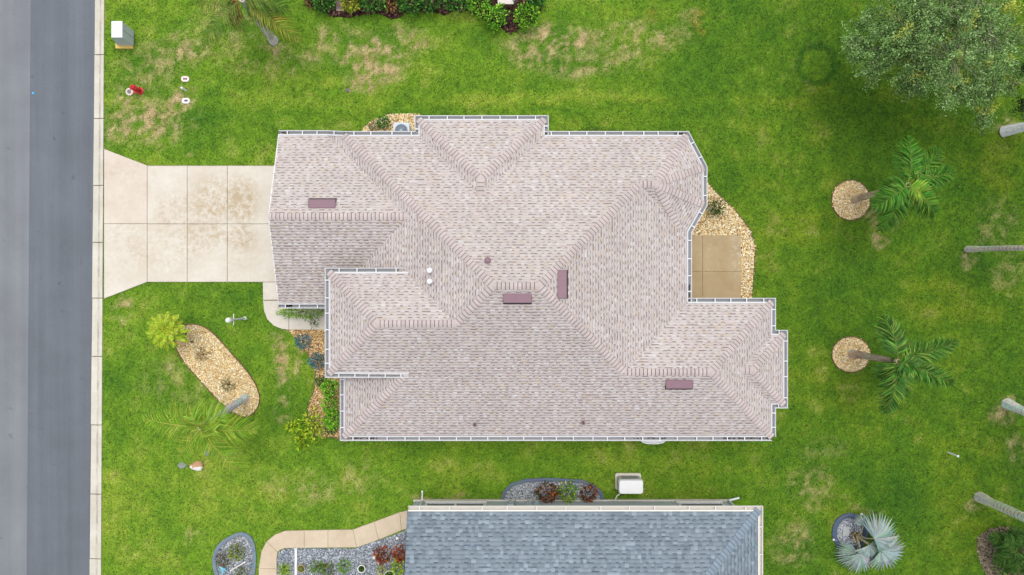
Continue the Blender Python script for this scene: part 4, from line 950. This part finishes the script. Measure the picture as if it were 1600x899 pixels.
palm('tall palm with a pale trunk at the top edge of the lawn', (428, 64), (378, -2), 4.0, [(318, 72, -1.1, [C(130, 150, 70), C(100, 130, 50)]), (470, 66, -1.2, [C(170, 176, 70), C(150, 160, 60)]), (450, 15, -.6), (340, -40, -.5), (390, -80, -.5), (300, 0, -.7), (430, 40, -.9), (365, 42, -1.1, [C(150, 110, 60), C(120, 130, 60)]), (430, -50, -.5)], [C(96, 126, 44), C(70, 104, 38), C(130, 150, 60)], .17, .12, C(226, 224, 220), None, .55, nl=44, ll=.55, lw=.016, sweep=.7, droop=.6)
# small fan shaped cycad
cx_ = (260, 517)
tp = [(cx_[0] + 33 * math.cos(a) * random.uniform(.8, 1.12), cx_[1] + 31 * math.sin(a) * random.uniform(.8, 1.1), -.25 if k % 2 else .05) for k, a in enumerate(np.arange(0, 2 * math.pi, .3))] + [(cx_[0] + 17 * math.cos(a), cx_[1] + 17 * math.sin(a), .4) for a in np.arange(.2, 6.3, .75)] + [(296, 534, -.5)]
palm('bright lime green sago palm at the upper left of the oval pebble bed', (287, 523), cx_, 1.5, tp, [C(206, 226, 58), C(174, 208, 52), C(224, 236, 96), C(134, 176, 46)], .13, .12, C(130, 110, 84), None, .3, name='sago_palm', nl=30, ll=.19, lw=.013, sweep=.9, droop=.2, rib=C(226, 236, 90))
def away(base, k, n, R_, h, seed):                         # crown of a tall palm that stands partly outside the picture
    c = (800 + (base[0] - 800) * k, 449.5 + (base[1] - 449.5) * k); rr = random.Random(seed)
    return c, [(c[0] + R_ * math.cos(a + rr.uniform(-.2, .2)), c[1] + R_ * math.sin(a), -.7) for a in np.linspace(0, 6.28, n, endpoint=False)]
RG = 'palms leaning out of the right edge'
c, tp = away((1511, 389), 1.40, 11, 100, 8.4, 1); palm('slim pale palm trunk running straight to the right edge', (1511, 389.5), (c[0], 383), 8.4, tp, FT, .115, .09, C(216, 210, 198), RG, .5, nl=26, ll=.5)
c, tp = away((1530, 777), 1.36, 11, 95, 7.9, 2); palm('mossy palm trunk slanting to the lower right edge above the mulch bed', (1530, 777), c, 7.9, tp, FT, .2, .17, C(204, 210, 182), RG, .5, nl=26, ll=.5)
c, tp = away((1573, 632), 1.34, 11, 95, 7.6, 3); palm('pale mossy palm base with dark growth at the right edge', (1573, 631), (c[0], c[1] + 10), 7.6, tp, FT, .2, .15, C(226, 232, 220), RG, .5, nl=26, ll=.5, bend=-.3)
palm('dark feathery palm clump on the brown mulch bed in the lower right corner', (1590, 868), (1594, 858), 1.0, [(1548, 838, -.3), (1560, 860, -.4), (1556, 880, -.4), (1585, 826, -.2), (1575, 895, -.4), (1620, 835, -.3), (1640, 870, -.3), (1610, 900, -.4), (1570, 845, .2), (1600, 838, .3)], [C(72, 116, 40), C(52, 92, 32), C(104, 148, 56)], .12, .1, C(90, 74, 56), None, .35, rib=C(96, 110, 50), name='palm_clump', nl=36, ll=.4, lw=.016, plum=.5)
# silver fan palm
def fan(p0, ctr, R_, ang, parent, pal, seed, tilt=(0, 0)):
    r = random.Random(seed); q = MB(); p0, c = Vector(p0), Vector(ctr)
    pet = MB(); pet.tube([p0, (p0 + c) / 2 + Vector((0, 0, .12)), c], [.035, .026, .02], 6, C(196, 190, 150)); lf = None
    n = 26
    for k in range(n):
        a = ang + (k / (n - 1) - .5) * 3.3 + r.uniform(-.03, .03); l = R_ * (.62 + .38 * math.cos((k / (n - 1) - .5) * 2.6)) * r.uniform(.92, 1.06); wd = l * .062
        d = Vector((math.cos(a), math.sin(a), 0)); sd = Vector((-d.y, d.x, 0))
        f = lambda u: Vector((0, 0, .12 * math.sin(u * 2.2) - (.34 * u * u) + tilt[0] * d.x * u + tilt[1] * d.y * u)) * R_
        zr = Vector((0, 0, .025)) * R_
        col = tuple(v * r.uniform(.86, 1.14) for v in pal[r.randrange(len(pal))]); c2 = tuple(v * .88 for v in col)
        m = c + d * l * .46 + f(.46); tp_ = c + d * l + f(1)
        q.face([c, m - sd * wd, m + zr], col); q.face([c, m + zr, m + sd * wd], c2)
        q.face([m - sd * wd, tp_, m + zr], col); q.face([m + zr, tp_, m + sd * wd], c2)
    o = q.build('fan_leaf', M['leaf'], parent); pet.build('petiole', M['leaf'], o)
bpx = (1333, 834)
bt = thing('fan_palm', 'silver grey fan palm growing from the dark edged gravel ring', 'palm', W(*bpx))
x, y, _ = W(*bpx); q = MB()
for k in range(22):
    a = k * 2.4; rr = .05 + .004 * k; q.tube([(x + rr * math.cos(a), y + rr * math.sin(a), .0 + k * .012), (x + (rr + .1) * math.cos(a), y + (rr + .1) * math.sin(a), .2 + k * .015)], [.035, .02], 5, [C(186, 156, 116), C(150, 118, 84), C(206, 184, 150)][k % 3])
q.build('trunk', M['bark'], bt)
SV = [C(170, 190, 180), C(150, 174, 164), C(190, 206, 198)]
for i, (px, py, z, R_, ag, tl) in enumerate([(1366, 842, 1.3, 1.22, .5, (0, 0)), (1376, 860, 1.1, 1.25, -.38, (0, .1)), (1344, 865, .8, 1.05, -1.15, (0, .1)), (1340, 862, .6, .95, -2.2, (.1, .1)), (1349, 822, .9, .5, 1.3, (0, -.2)), (1358, 852, .9, 1.0, -.95, (0, .1))]):
    fan((x, y, .3), W(px, py, z), R_, ag, bt, SV, i, tl)

# big grey green tree, upper right
def big_tree(label, base, blobs, seed, pal, wts, cat='tree', dens=1.0, name='oak_tree', lean=(.1, .05), stem=C(150, 146, 138), leaf=(.085, .022)):
    r = np.random.default_rng(seed); b_ = W(*base); t_ = thing(name, label, cat, b_)
    q = MB(); q.tube([b_, (b_[0] + lean[0] * .5, b_[1] + lean[1] * .4, 1.2), (b_[0] + lean[0], b_[1] + lean[1], 2.4)], [.26, .19, .17], 10, stem, .06)
    cl = []
    for (px, py, rr, z) in blobs:
        c = np.array(W(px, py, z)); R_ = rr * (H - z) / F
        q.tube([(b_[0] + lean[0], b_[1] + lean[1], 2.35), tuple(np.array([b_[0], b_[1], 2.3]) * .5 + c * .5 + np.array([0, 0, .3])), tuple(c + np.array([0, 0, -.1 * R_]))], [.10, .045, .02], 6, C(128, 122, 104), .05)
        n = int(46 * R_ * R_ * dens) + 6
        d = r.normal(size=(n, 3)); d /= np.linalg.norm(d, axis=1)[:, None]; rad = r.random(n) ** .45
        p = c + d * rad[:, None] * R_ * np.array([1, 1, .55]) * (1 + .25 * r.normal(0, .5, (n, 1)))
        for k in range(n):
            cl.append((p[k], d[k]))
            if rad[k] > .45 and k % 2 == 0: q.tube([tuple(c), tuple((c + p[k]) / 2 + np.array([0, 0, .08])), tuple(p[k] + d[k] * .15)], [.016, .011, .004], 4, C(150, 150, 120))
    q.build('trunk', M['bark'], t_)
    P = np.array([c[0] for c in cl]); D = np.array([c[1] for c in cl]); m = 84; n = len(P) * m
    tone = np.repeat(r.uniform(.55, 1.5, len(P)), m); yel = np.repeat(r.random(len(P)) < .05, m)
    # each clump is a drooping spray: leaves strung along a short twig
    tw = D * .7 + r.normal(0, .5, D.shape); tw /= np.linalg.norm(tw, axis=1)[:, None]; tw[:, 2] *= .5
    tt = r.uniform(-.35, .55, (len(P), m)); C0 = P[:, None] + tw[:, None] * tt[..., None] * .75 + r.normal(0, .075, (len(P), m, 3))
    C0 = C0.reshape(-1, 3)
    ax = np.repeat(tw, m, 0) * .6 + r.normal(0, .7, (n, 3)); ax /= np.linalg.norm(ax, axis=1)[:, None]
    nr = r.normal(0, .5, (n, 3)) + np.array([0, 0, .8]); sd = np.cross(ax, nr); sd /= np.linalg.norm(sd, axis=1)[:, None]
    L = leaf[0] * r.uniform(.6, 1.3, (n, 1)); Wd = leaf[1] * r.uniform(.7, 1.2, (n, 1))
    V = np.stack([C0, C0 + ax * L * .5 + sd * Wd, C0 + ax * L, C0 + ax * L * .5 - sd * Wd], 1).reshape(-1, 3)
    pal = np.array(pal); col = pal[r.choice(len(pal), n, p=np.array(wts) / sum(wts))] * tone[:, None] * r.uniform(.8, 1.2, (n, 1))
    col[yel] = np.array(C(214, 220, 96)) * r.uniform(.8, 1.1, (yel.sum(), 1))
    np_mesh('crown', V, np.arange(n * 4).reshape(-1, 4), np.clip(col, .002, .8), M['leaf'], t_)
OK_ = [C(150, 186, 108), C(124, 164, 88), C(184, 208, 142), C(90, 130, 60)]
big_tree('large grey green oak tree with a ragged crown in the upper right corner', (1480, 72),
    [(1380, 78, 42, 4.2), (1340, 82, 20, 4.0), (1352, 32, 17, 4.0), (1330, 65, 12, 4.0), (1362, 112, 16, 3.8), (1430, 60, 55, 5.2), (1440, 108, 44, 4.4), (1425, 132, 20, 3.8), (1490, 90, 58, 5.4), (1500, 138, 36, 4.2), (1470, 22, 55, 5.4), (1540, 60, 50, 5.2), (1555, 115, 34, 4.4), (1530, 150, 24, 4.0), (1540, 170, 14, 3.6), (1538, 190, 8, 3.4), (1450, -20, 60, 5.0), (1530, 5, 44, 5.2), (1580, 135, 18, 3.8), (1412, 30, 30, 4.6), (1395, 55, 36, 4.4), (1580, 65, 20, 4.2)], 5, OK_, [4, 4, 2, 3], dens=.86)
big_tree('dark leafy tree with a pale trunk base at the right edge below the oak', (1568, 206), [(1650, 100, 40, 4.6), (1662, 160, 40, 4.4), (1606, 160, 15, 3.8), (1606, 105, 14, 3.8), (1720, 210, 50, 5)], 6, [C(60, 88, 56), C(80, 108, 62), C(46, 70, 44)], [3, 3, 2], name='leafy_tree', dens=.8, lean=(.9, .1), stem=C(240, 240, 236))
# its thick leaning stem
# ------------------------------------------------------------------ small things
def lathe_thing(name, label, cat, px, py, parts, group=None):
    x, y, _ = W(px, py); t_ = thing(name, label, cat, (x, y, 0), group)
    for nm, prof, col, mt, n, dx, dy in parts:
        q = MB(); q.lathe(prof, (x + dx, y + dy, 0), n, col); q.build(nm, M[mt], t_)
    return t_
RED = C(214, 44, 52)
fx, fy, _ = W(219, 142.5); hy = thing('fire_hydrant', 'red fire hydrant on the lawn near the road', 'fire hydrant', (fx, fy, 0))
q = MB(); q.lathe([(.16, 0), (.16, .04), (.1, .05), (.095, .5), (.13, .5), (.13, .54), (.1, .55)], (fx, fy, 0), 14, RED); q.build('barrel', M['paint'], hy)
q = MB(); q.lathe([(.115, .55), (.11, .62), (.075, .68), (.03, .70), (.03, .75)], (fx, fy, 0), 14, RED); q.build('bonnet', M['paint'], hy)
for k, (dx, dy) in enumerate(((.2, 0), (-.2, 0), (0, -.22))):
    q = MB(); q.tube([(fx, fy, .42), (fx + dx * .7, fy + dy * .7, .42), (fx + dx * .72, fy + dy * .72, .42), (fx + dx, fy + dy, .42)], [.045, .045, .065, .06], 8, RED); q.build('nozzle_cap', M['paint'], hy)
lathe_thing('valve_cover', 'round concrete collar with a grey lid left of the red hydrant', 'valve cover', 203, 144, [('collar', [(.17, 0), (.17, .05), (.15, .06)], C(236, 218, 208), 'stone', 10, 0, 0), ('lid', [(.09, .06), (.09, .075), (.02, .08)], C(128, 120, 118), 'metal', 14, 0, 0)])
def meterbox(px, py, label, c, holes_):
    x, y, _ = W(px, py); t_ = thing('meter_box', label, 'meter box', (x, y, 0), 'white meter boxes in the lawn'); q = MB()
    p = [(x - .17, y - .06), (x - .1, y - .12), (x + .1, y - .12), (x + .17, y - .06), (x + .17, y + .06), (x + .1, y + .12), (x - .1, y + .12), (x - .17, y + .06)]
    q.prism(p, 0, .05, c); q.build('collar', M['stone'], t_)
    for dx in holes_: q = MB(); q.box(x + dx - .035, x + dx + .035, y - .04, y + .04, .04, .058, C(96, 76, 70)); q.build('lid', M['metal'], t_)
meterbox(290, 124, 'upper white meter box with two brown lids in the patchy lawn', C(248, 230, 222), (-.045, .045))
meterbox(291, 158, 'lower white meter box with dark lid in the patchy lawn', C(246, 240, 238), (-.025, .05))
x, y, _ = W(291, 142); q = MB(); t_ = thing('marker_post', 'short white marker stub between the two white meter boxes', 'marker', (x, y, 0)); q.tube([(x, y, 0), (x - .05, y + .04, .3)], .04, 8, WHITE); q.build('post', M['paint'], t_); q = MB(); q.lathe([(.048, 0), (.048, .04), (.02, .05)], (x - .05, y + .04, .29), 8, WHITE); q.build('cap', M['paint'], t_)
# utility cabinet
bx_ = PX([(182.5, 77), (209, 77), (209, 56), (182.5, 56)]); p0 = PX([(183.5, 71.5), (209, 71.5), (209, 49), (183.5, 49)], .1); p1 = PX([(175, 58.5), (191, 58.5), (191, 34), (175, 34)], .98)
uc = thing('utility_cabinet', 'white utility cabinet on a yellow pad beside the kerb', 'utility box', (*W2(196, 62), 0))
q = MB(); q.prism(bx_, 0, .1, C(238, 200, 110)); q.build('pad', M['stone'], uc)
q = MB(); q.frustum(p0, .1, p1, .98, C(196, 206, 208)); q.build('cabinet', M['paint'], uc)
pt_ = offset(p1 if area(p1) > 0 else p1[::-1], -.012); q = MB(); q.prism(pt_, .982, 1.0, C(250, 250, 252)); q.build('lid', M['paint'], uc)
q = MB(); A0, B0 = Vector((*p0[1], .1)), Vector((*p0[2], .1)); A1, B1_ = Vector((*p1[1], .98)), Vector((*p1[2], .98)); m_ = (A0 + B0) / 2; m1_ = (A1 + B1_) / 2; nn_ = Vector((.01, 0, .01))
q.face([m_ + Vector((0, -.01, 0)) + nn_, m_ + Vector((0, .01, 0)) + nn_, m1_ + Vector((0, .01, 0)) + nn_, m1_ + Vector((0, -.01, 0)) + nn_], C(150, 160, 164)); q.build('door_seam', M['paint'], uc)
# lamp post
x, y, _ = W(383, 497.5); lp = thing('lamp_post', 'white yard lamp post with a crossbar standing in the front lawn', 'lamp post', (x, y, 0))
q = MB(); q.lathe([(.08, 0), (.08, .05), (.045, .08), (.04, 1.5), (.06, 1.52), (.06, 1.55)], (x, y, 0), 10, WHITE); q.build('post', M['paint'], lp)
q = MB(); q.tube([(x - .01, y - .24, 1.22), (x - .01, y + .24, 1.22)], .02, 6, WHITE); q.build('crossbar', M['paint'], lp)
q = MB(); q.lathe([(.06, 1.55), (.1, 1.62), (.12, 1.74), (.1, 1.85), (.04, 1.92)], (x, y, 0), 12, C(250, 250, 250)); q.build('globe', M['paint'], lp, smooth=True)
# white stake in the back lawn
x, y, _ = W(1481, 707); sk = thing('pipe_stub', 'short white pipe standing in the back lawn near the right edge', 'pipe', (x, y, 0)); q = MB(); q.tube([(x, y, 0), (x + .03, y - .01, .62)], .035, 8, WHITE); q.build('pipe', M['paint'], sk); q = MB(); q.lathe([(.05, 0), (.05, .05), (.02, .06)], (x + .03, y - .01, .6), 8, WHITE); q.build('cap', M['paint'], sk)
# air conditioner by the north wall
x, y, _ = W(627, 204, .75); ac = thing('air_conditioner', 'round grilled air conditioner half under the north gutter', 'air conditioner', (x, y, 0))
q = MB(); rp = [(x + sx * .34 + dx * .07, y + sy * .34 + dy * .07) for sx, sy, dx, dy in ((-1, -1, 1, 0), (1, -1, -1, 0), (1, -1, 0, 1), (1, 1, 0, -1), (1, 1, -1, 0), (-1, 1, 1, 0), (-1, 1, 0, -1), (-1, -1, 0, 1))]
q.prism(rp, .05, .75, C(212, 222, 230)); q.build('casing', M['paint'], ac); q = MB(); q.lathe([(.27, .752), (.27, .765)], (x, y, 0), 24, C(96, 112, 128)); gr_ = q.build('fan_opening', M['metal'], ac)
q = MB()
for k in range(20): a = k * math.pi / 10; q.obox((x + .05 * math.cos(a), y + .05 * math.sin(a)), (x + .27 * math.cos(a), y + .27 * math.sin(a)), .012, .77, .78, C(150, 166, 180))
q.lathe([(.06, .77), (.06, .79)], (x, y, 0), 12, C(160, 176, 188)); q.build('grille', M['metal'], gr_)
# white tank under the south gutter
x, y, _ = W(1021, 683, 1.0); tk = thing('storage_tank', 'white rounded tank half hidden under the south gutter', 'tank', (x, y, 0)); el = [(x + .56 * math.copysign(abs(math.cos(a)) ** .7, math.cos(a)), y + .3 * math.copysign(abs(math.sin(a)) ** .7, math.sin(a))) for a in np.linspace(0, 2 * math.pi, 28, endpoint=False)]
q = MB(); q.prism(el, 0, .9, C(232, 232, 232)); q.build('tank_body', M['paint'], tk); q = MB(); q.frustum(offset(el, -.02), .9, offset(el, -.02), .96, C(246, 246, 246)); q.frustum(offset(el, -.0), .962, offset(el, .08), 1.02, C(248, 248, 248)); q.build('lid', M['paint'], tk)
# white generator by the neighbouring wall
x, y, _ = W(981, 752.5); ge = thing('generator', 'white standby generator with a rounded lid beside the neighbouring wall', 'generator', (x, y, 0))
def rrect(cx, cy, a, b_, r_): return [(cx + sx * (a - r_) + r_ * math.cos(t0 + k * math.pi / 8), cy + sy * (b_ - r_) + r_ * math.sin(t0 + k * math.pi / 8)) for sx, sy, t0 in ((1, 1, 0), (-1, 1, math.pi / 2), (-1, -1, math.pi), (1, -1, 1.5 * math.pi)) for k in range(5)]
q = MB(); q.prism(rrect(x, y + .02, .56, .36, .08), 0, .09, C(222, 218, 208)); q.build('pad', M['walk'], ge)
q = MB(); q.prism(rrect(x, y, .5, .29, .08), .09, .72, C(208, 208, 204)); q.build('casing', M['paint'], ge)
q = MB(); q.frustum(rrect(x, y, .53, .31, .1), .722, rrect(x, y, .5, .28, .1), .86, C(247, 247, 248)); q.build('lid', M['paint'], ge)
q = MB(); q.tube([(x - .3, y - .25, .3), (x - .32, y - .45, .12), (x - .5, y - .62, .1), (x - .62, wy + .03, .25)], .035, 6, C(226, 226, 220)); q.build('conduit', M['paint'], ge)
for k in range(5): q = MB(); q.box(x - .35, x + .35, y + .288, y + .3, .2 + k * .09, .24 + k * .09, C(130, 132, 132)); q.build('louvre', M['paint'], ge)
# things at the top edge
x, y, _ = W(532, 6); sb = thing('splash_block', 'brown grey concrete splash block between shrubs in the top bed', 'splash block', (x, y, 0)); q = MB(); q.box(x - .18, x + .18, y - .28, y + .45, 0, .1, C(150, 124, 120)); q.build('block', M['stone'], sb); q = MB(); q.box(x - .17, x + .17, y - .34, y - .285, 0, .085, C(186, 168, 150)); q.build('lip', M['stone'], sb)
x, y, _ = W(790, 1, .3); bp_ = thing('brick_planter', 'brick planter with a white cap at the top edge of the mulch bed', 'planter', (x, y, 0))
for r_ in range(4):
    for k in range(3):
        q = MB(); q.box(x - .3 + k * .2 + (.004), x - .1 + k * .2 - .006, y - .22, y - .1, r_ * .09, r_ * .09 + .08, C(150, 112, 100) if (k + r_) % 2 else C(136, 100, 90)); q.build('brick', M['stone'], bp_)
q = MB(); q.box(x - .29, x + .29, y - .1, y + .5, 0, .35, C(120, 100, 92)); q.build('core', M['stone'], bp_); q = MB(); q.box(x - .34, x + .34, y - .2, y + .5, .361, .42, C(230, 220, 212)); q.build('cap', M['stone'], bp_)
x, y, _ = W(803, 6); dp = thing('white_post', 'thin white post right of the brick planter', 'post', (x, y, 0)); q = MB(); q.box(x - .045, x + .045, y - .045, y + .045, 0, .5, C(226, 230, 234)); q.build('post', M['paint'], dp); q = MB(); q.box(x - .06, x + .06, y - .06, y + .06, .5, .54, WHITE); q.build('cap', M['paint'], dp)
# rocks
def rock(label, px, py, r, c1, c2, seed, flat=.6, group=None, asp=.75):
    x, y, _ = W(px, py); rr = np.random.default_rng(seed); import bmesh
    bm = bmesh.new(); bmesh.ops.create_icosphere(bm, subdivisions=2, radius=1)
    R_ = r / 35.57; me = bpy.data.meshes.new('rock'); 
    for v in bm.verts:
        k = 1 + .18 * math.sin(v.co.x * 3 + seed) * math.cos(v.co.y * 4) + rr.normal(0, .05); v.co = Vector((v.co.x * R_ * k, v.co.y * R_ * asp * k, max(-.3, v.co.z) * R_ * flat * k + R_ * flat * .3))
    bm.to_mesh(me); bm.free(); a = me.color_attributes.new('col', 'FLOAT_COLOR', 'CORNER')
    buf = []
    for p in me.polygons:
        c = c1 if p.center.y < R_ * .1 * math.sin(p.center.x * 20) else c2
        buf += [*c, 1] * p.loop_total
    a.data.foreach_set('color', buf); me.materials.append(M['stone']); o = link('rock', me); o.location = (x, y, 0); tag(o, label, 'rock', group)
rock('white and orange boulder on the lawn below the feather palm', 308, 728, 10.5, C(240, 232, 222), C(206, 160, 124), 3)
rock('small grey rock on the lawn under the feather palm fronds', 325, 708, 5.5, C(140, 148, 152), C(130, 138, 142), 4)
rock('flat grey rock left of the white and orange boulder', 285, 727, 7, C(150, 156, 150), C(140, 148, 140), 5, .35, None, .7)
rock('white stone near the path end in the gravel garden', 621, 841, 3, C(244, 244, 240), C(240, 240, 238), 6)
rock('white stone left of the round orange croton in the gravel garden', 585.5, 871, 3.6, C(246, 246, 242), C(240, 240, 238), 7)
rock('dark pebble in the upper part of the oval bed', 299.5, 534, 2.6, C(96, 84, 78), C(90, 80, 74), 8)
rock('grey clump of dry thatch in the upper lawn', 543, 141, 4, C(140, 130, 126), C(120, 112, 108), 9, .3, None, .6)
# gravel garden objects
p, q_ = W(463.5, 857), W(463.5, 912); bd = thing('garden_board', 'long white board lying upright across the gravel garden', 'board', (*p[:2], 0)); q = MB(); q.obox(p, q_, .1, 0, .12, WHITE); q.build('board', M['paint'], bd); q = MB(); q.obox((p[0], p[1] + .06), (p[0], p[1] - .03), .13, 0, .14, C(220, 220, 216)); q.build('end_stake', M['paint'], bd)
pot = lathe_thing('plant_pot', 'white round pot with a small green plant in the gravel garden', 'pot', 567, 885, [('pot', [(.1, 0), (.17, .28), (.18, .3), (.14, .3), (.13, .24)], C(238, 234, 226), 'paint', 18, 0, 0), ('soil', [(.135, .24), (.13, .25)], C(70, 60, 46), 'mulch', 14, 0, 0)])
x, y, _ = W(567, 885); V, Fc, c = leaf_cloud((x, y, .28), (.1, .1, .1), 60, .08, .02, DG, DGW, 91); np_mesh('plant', V, Fc, c, M['leaf'], pot)
pot = lathe_thing('plant_pot', 'beige round pot with a cactus right of the white board', 'pot', 472.5, 886, [('pot', [(.12, 0), (.17, .2), (.18, .22), (.15, .22), (.14, .17)], C(196, 172, 130), 'stone', 16, 0, 0), ('cactus', [(.13, .17), (.14, .24), (.1, .32), (.03, .35)], C(120, 128, 66), 'leaf', 12, 0, 0)])
pot = lathe_thing('plant_pot', 'large dark pot with a pale rim at the bottom edge near the blue roof', 'pot', 611, 895, [('pot', [(.2, 0), (.24, .35), (.26, .38), (.21, .38), (.2, .3)], C(176, 190, 160), 'paint', 18, 0, 0), ('soil', [(.205, .3), (.2, .31)], C(66, 74, 48), 'mulch', 14, 0, 0)])
x, y, _ = W(611, 895); V, Fc, c = leaf_cloud((x, y, .36), (.16, .16, .12), 70, .12, .025, BG, BGW, 92); np_mesh('plant', V, Fc, c, M['leaf'], pot)
x, y, _ = W(446, 868); hs_ = thing('garden_hose', 'small coil of blue grey hose beside the path bend', 'hose', (x, y, 0)); q = MB(); q.tube([(x + (.13 + .01 * k / 8) * math.cos(k * .5), y + .13 * math.sin(k * .5), .03 + .0015 * k) for k in range(38)], .012, 5, C(130, 148, 164)); q.build('hose_coil', M['paint'], hs_)
p, q_ = W(356, 896, .3), W(384, 877, .3); wp = thing('garden_stake', 'white stake leaning across the rounded gravel bed', 'stake', (p[0], p[1], 0)); q = MB(); q.tube([(p[0], p[1], .03), (q_[0], q_[1], .42)], .03, 6, C(240, 236, 226)); q.build('stake', M['paint'], wp); q = MB(); q.lathe([(.04, 0), (.04, .03), (.01, .05)], (q_[0], q_[1], .41), 8, WHITE); q.build('cap', M['paint'], wp)
x, y, _ = W(352, 888); bb = thing('garden_ornament', 'light blue bird ornament in the rounded gravel bed', 'ornament', (x, y, 0)); q = MB(); q.tube([(x - .2, y - .05, .12), (x - .08, y, .2), (x + .06, y + .05, .22), (x + .16, y + .02, .3)], [.02, .06, .07, .03], 8, C(120, 190, 208)); q.build('body', M['paint'], bb)
q = MB(); q.face([(x - .05, y, .24), (x - .16, y + .22, .3), (x + .06, y + .1, .26)], C(140, 205, 220)); q.face([(x - .05, y, .24), (x - .04, y - .2, .28), (x + .08, y - .03, .26)], C(110, 180, 200)); q.build('wing', M['paint'], bb); q = MB(); q.tube([(x, y, 0), (x, y, .2)], .012, 5, C(110, 120, 124)); q.build('leg', M['metal'], bb)
x, y, _ = W(1321, 829); pv = thing('paver', 'square grey paver lying in the gravel ring of the silver palm', 'paver', (x, y, 0)); q = MB(); q.prism([(x - .16, y - .2), (x + .12, y - .22), (x + .16, y + .18), (x - .12, y + .2)], .02, .075, C(178, 182, 180)); q.build('slab', M['stone'], pv)
for (a, b_, lab) in (((1342, 812), (1347, 804), 'small white path light at the upper edge of the dark edged ring'), ((1310, 845), (1303, 844), 'small white path light at the left edge of the dark edged ring')):
    x, y, _ = W(*a); x2, y2, _ = W(*b_, .4); sp2 = thing('path_light', lab, 'path light', (x, y, 0), 'small lights round the dark edged ring'); q = MB(); q.tube([(x, y, 0), (x2, y2, .36)], .012, 5, C(190, 196, 196)); q.build('stem', M['metal'], sp2); q = MB(); q.lathe([(.05, 0), (.05, .03), (.015, .06)], (x2, y2, .36), 8, C(226, 230, 230)); q.build('lamp_head', M['metal'], sp2)
x, y, _ = W(52, 146); rm = thing('road_marker', 'small blue reflective marker on the asphalt near the hydrant', 'road marker', (x, y, 0)); q = MB(); q.frustum([(x - .06, y - .06), (x + .06, y - .06), (x + .06, y + .06), (x - .06, y + .06)], .008, [(x - .035, y - .06), (x + .035, y - .06), (x + .035, y + .06), (x - .035, y + .06)], .03, C(60, 150, 200)); q.build('body', M['paint'], rm)
q = MB(); q.box(x - .02, x + .02, y - .03, y + .03, .0302, .033, C(130, 210, 240)); q.build('lens', M['paint'], rm)
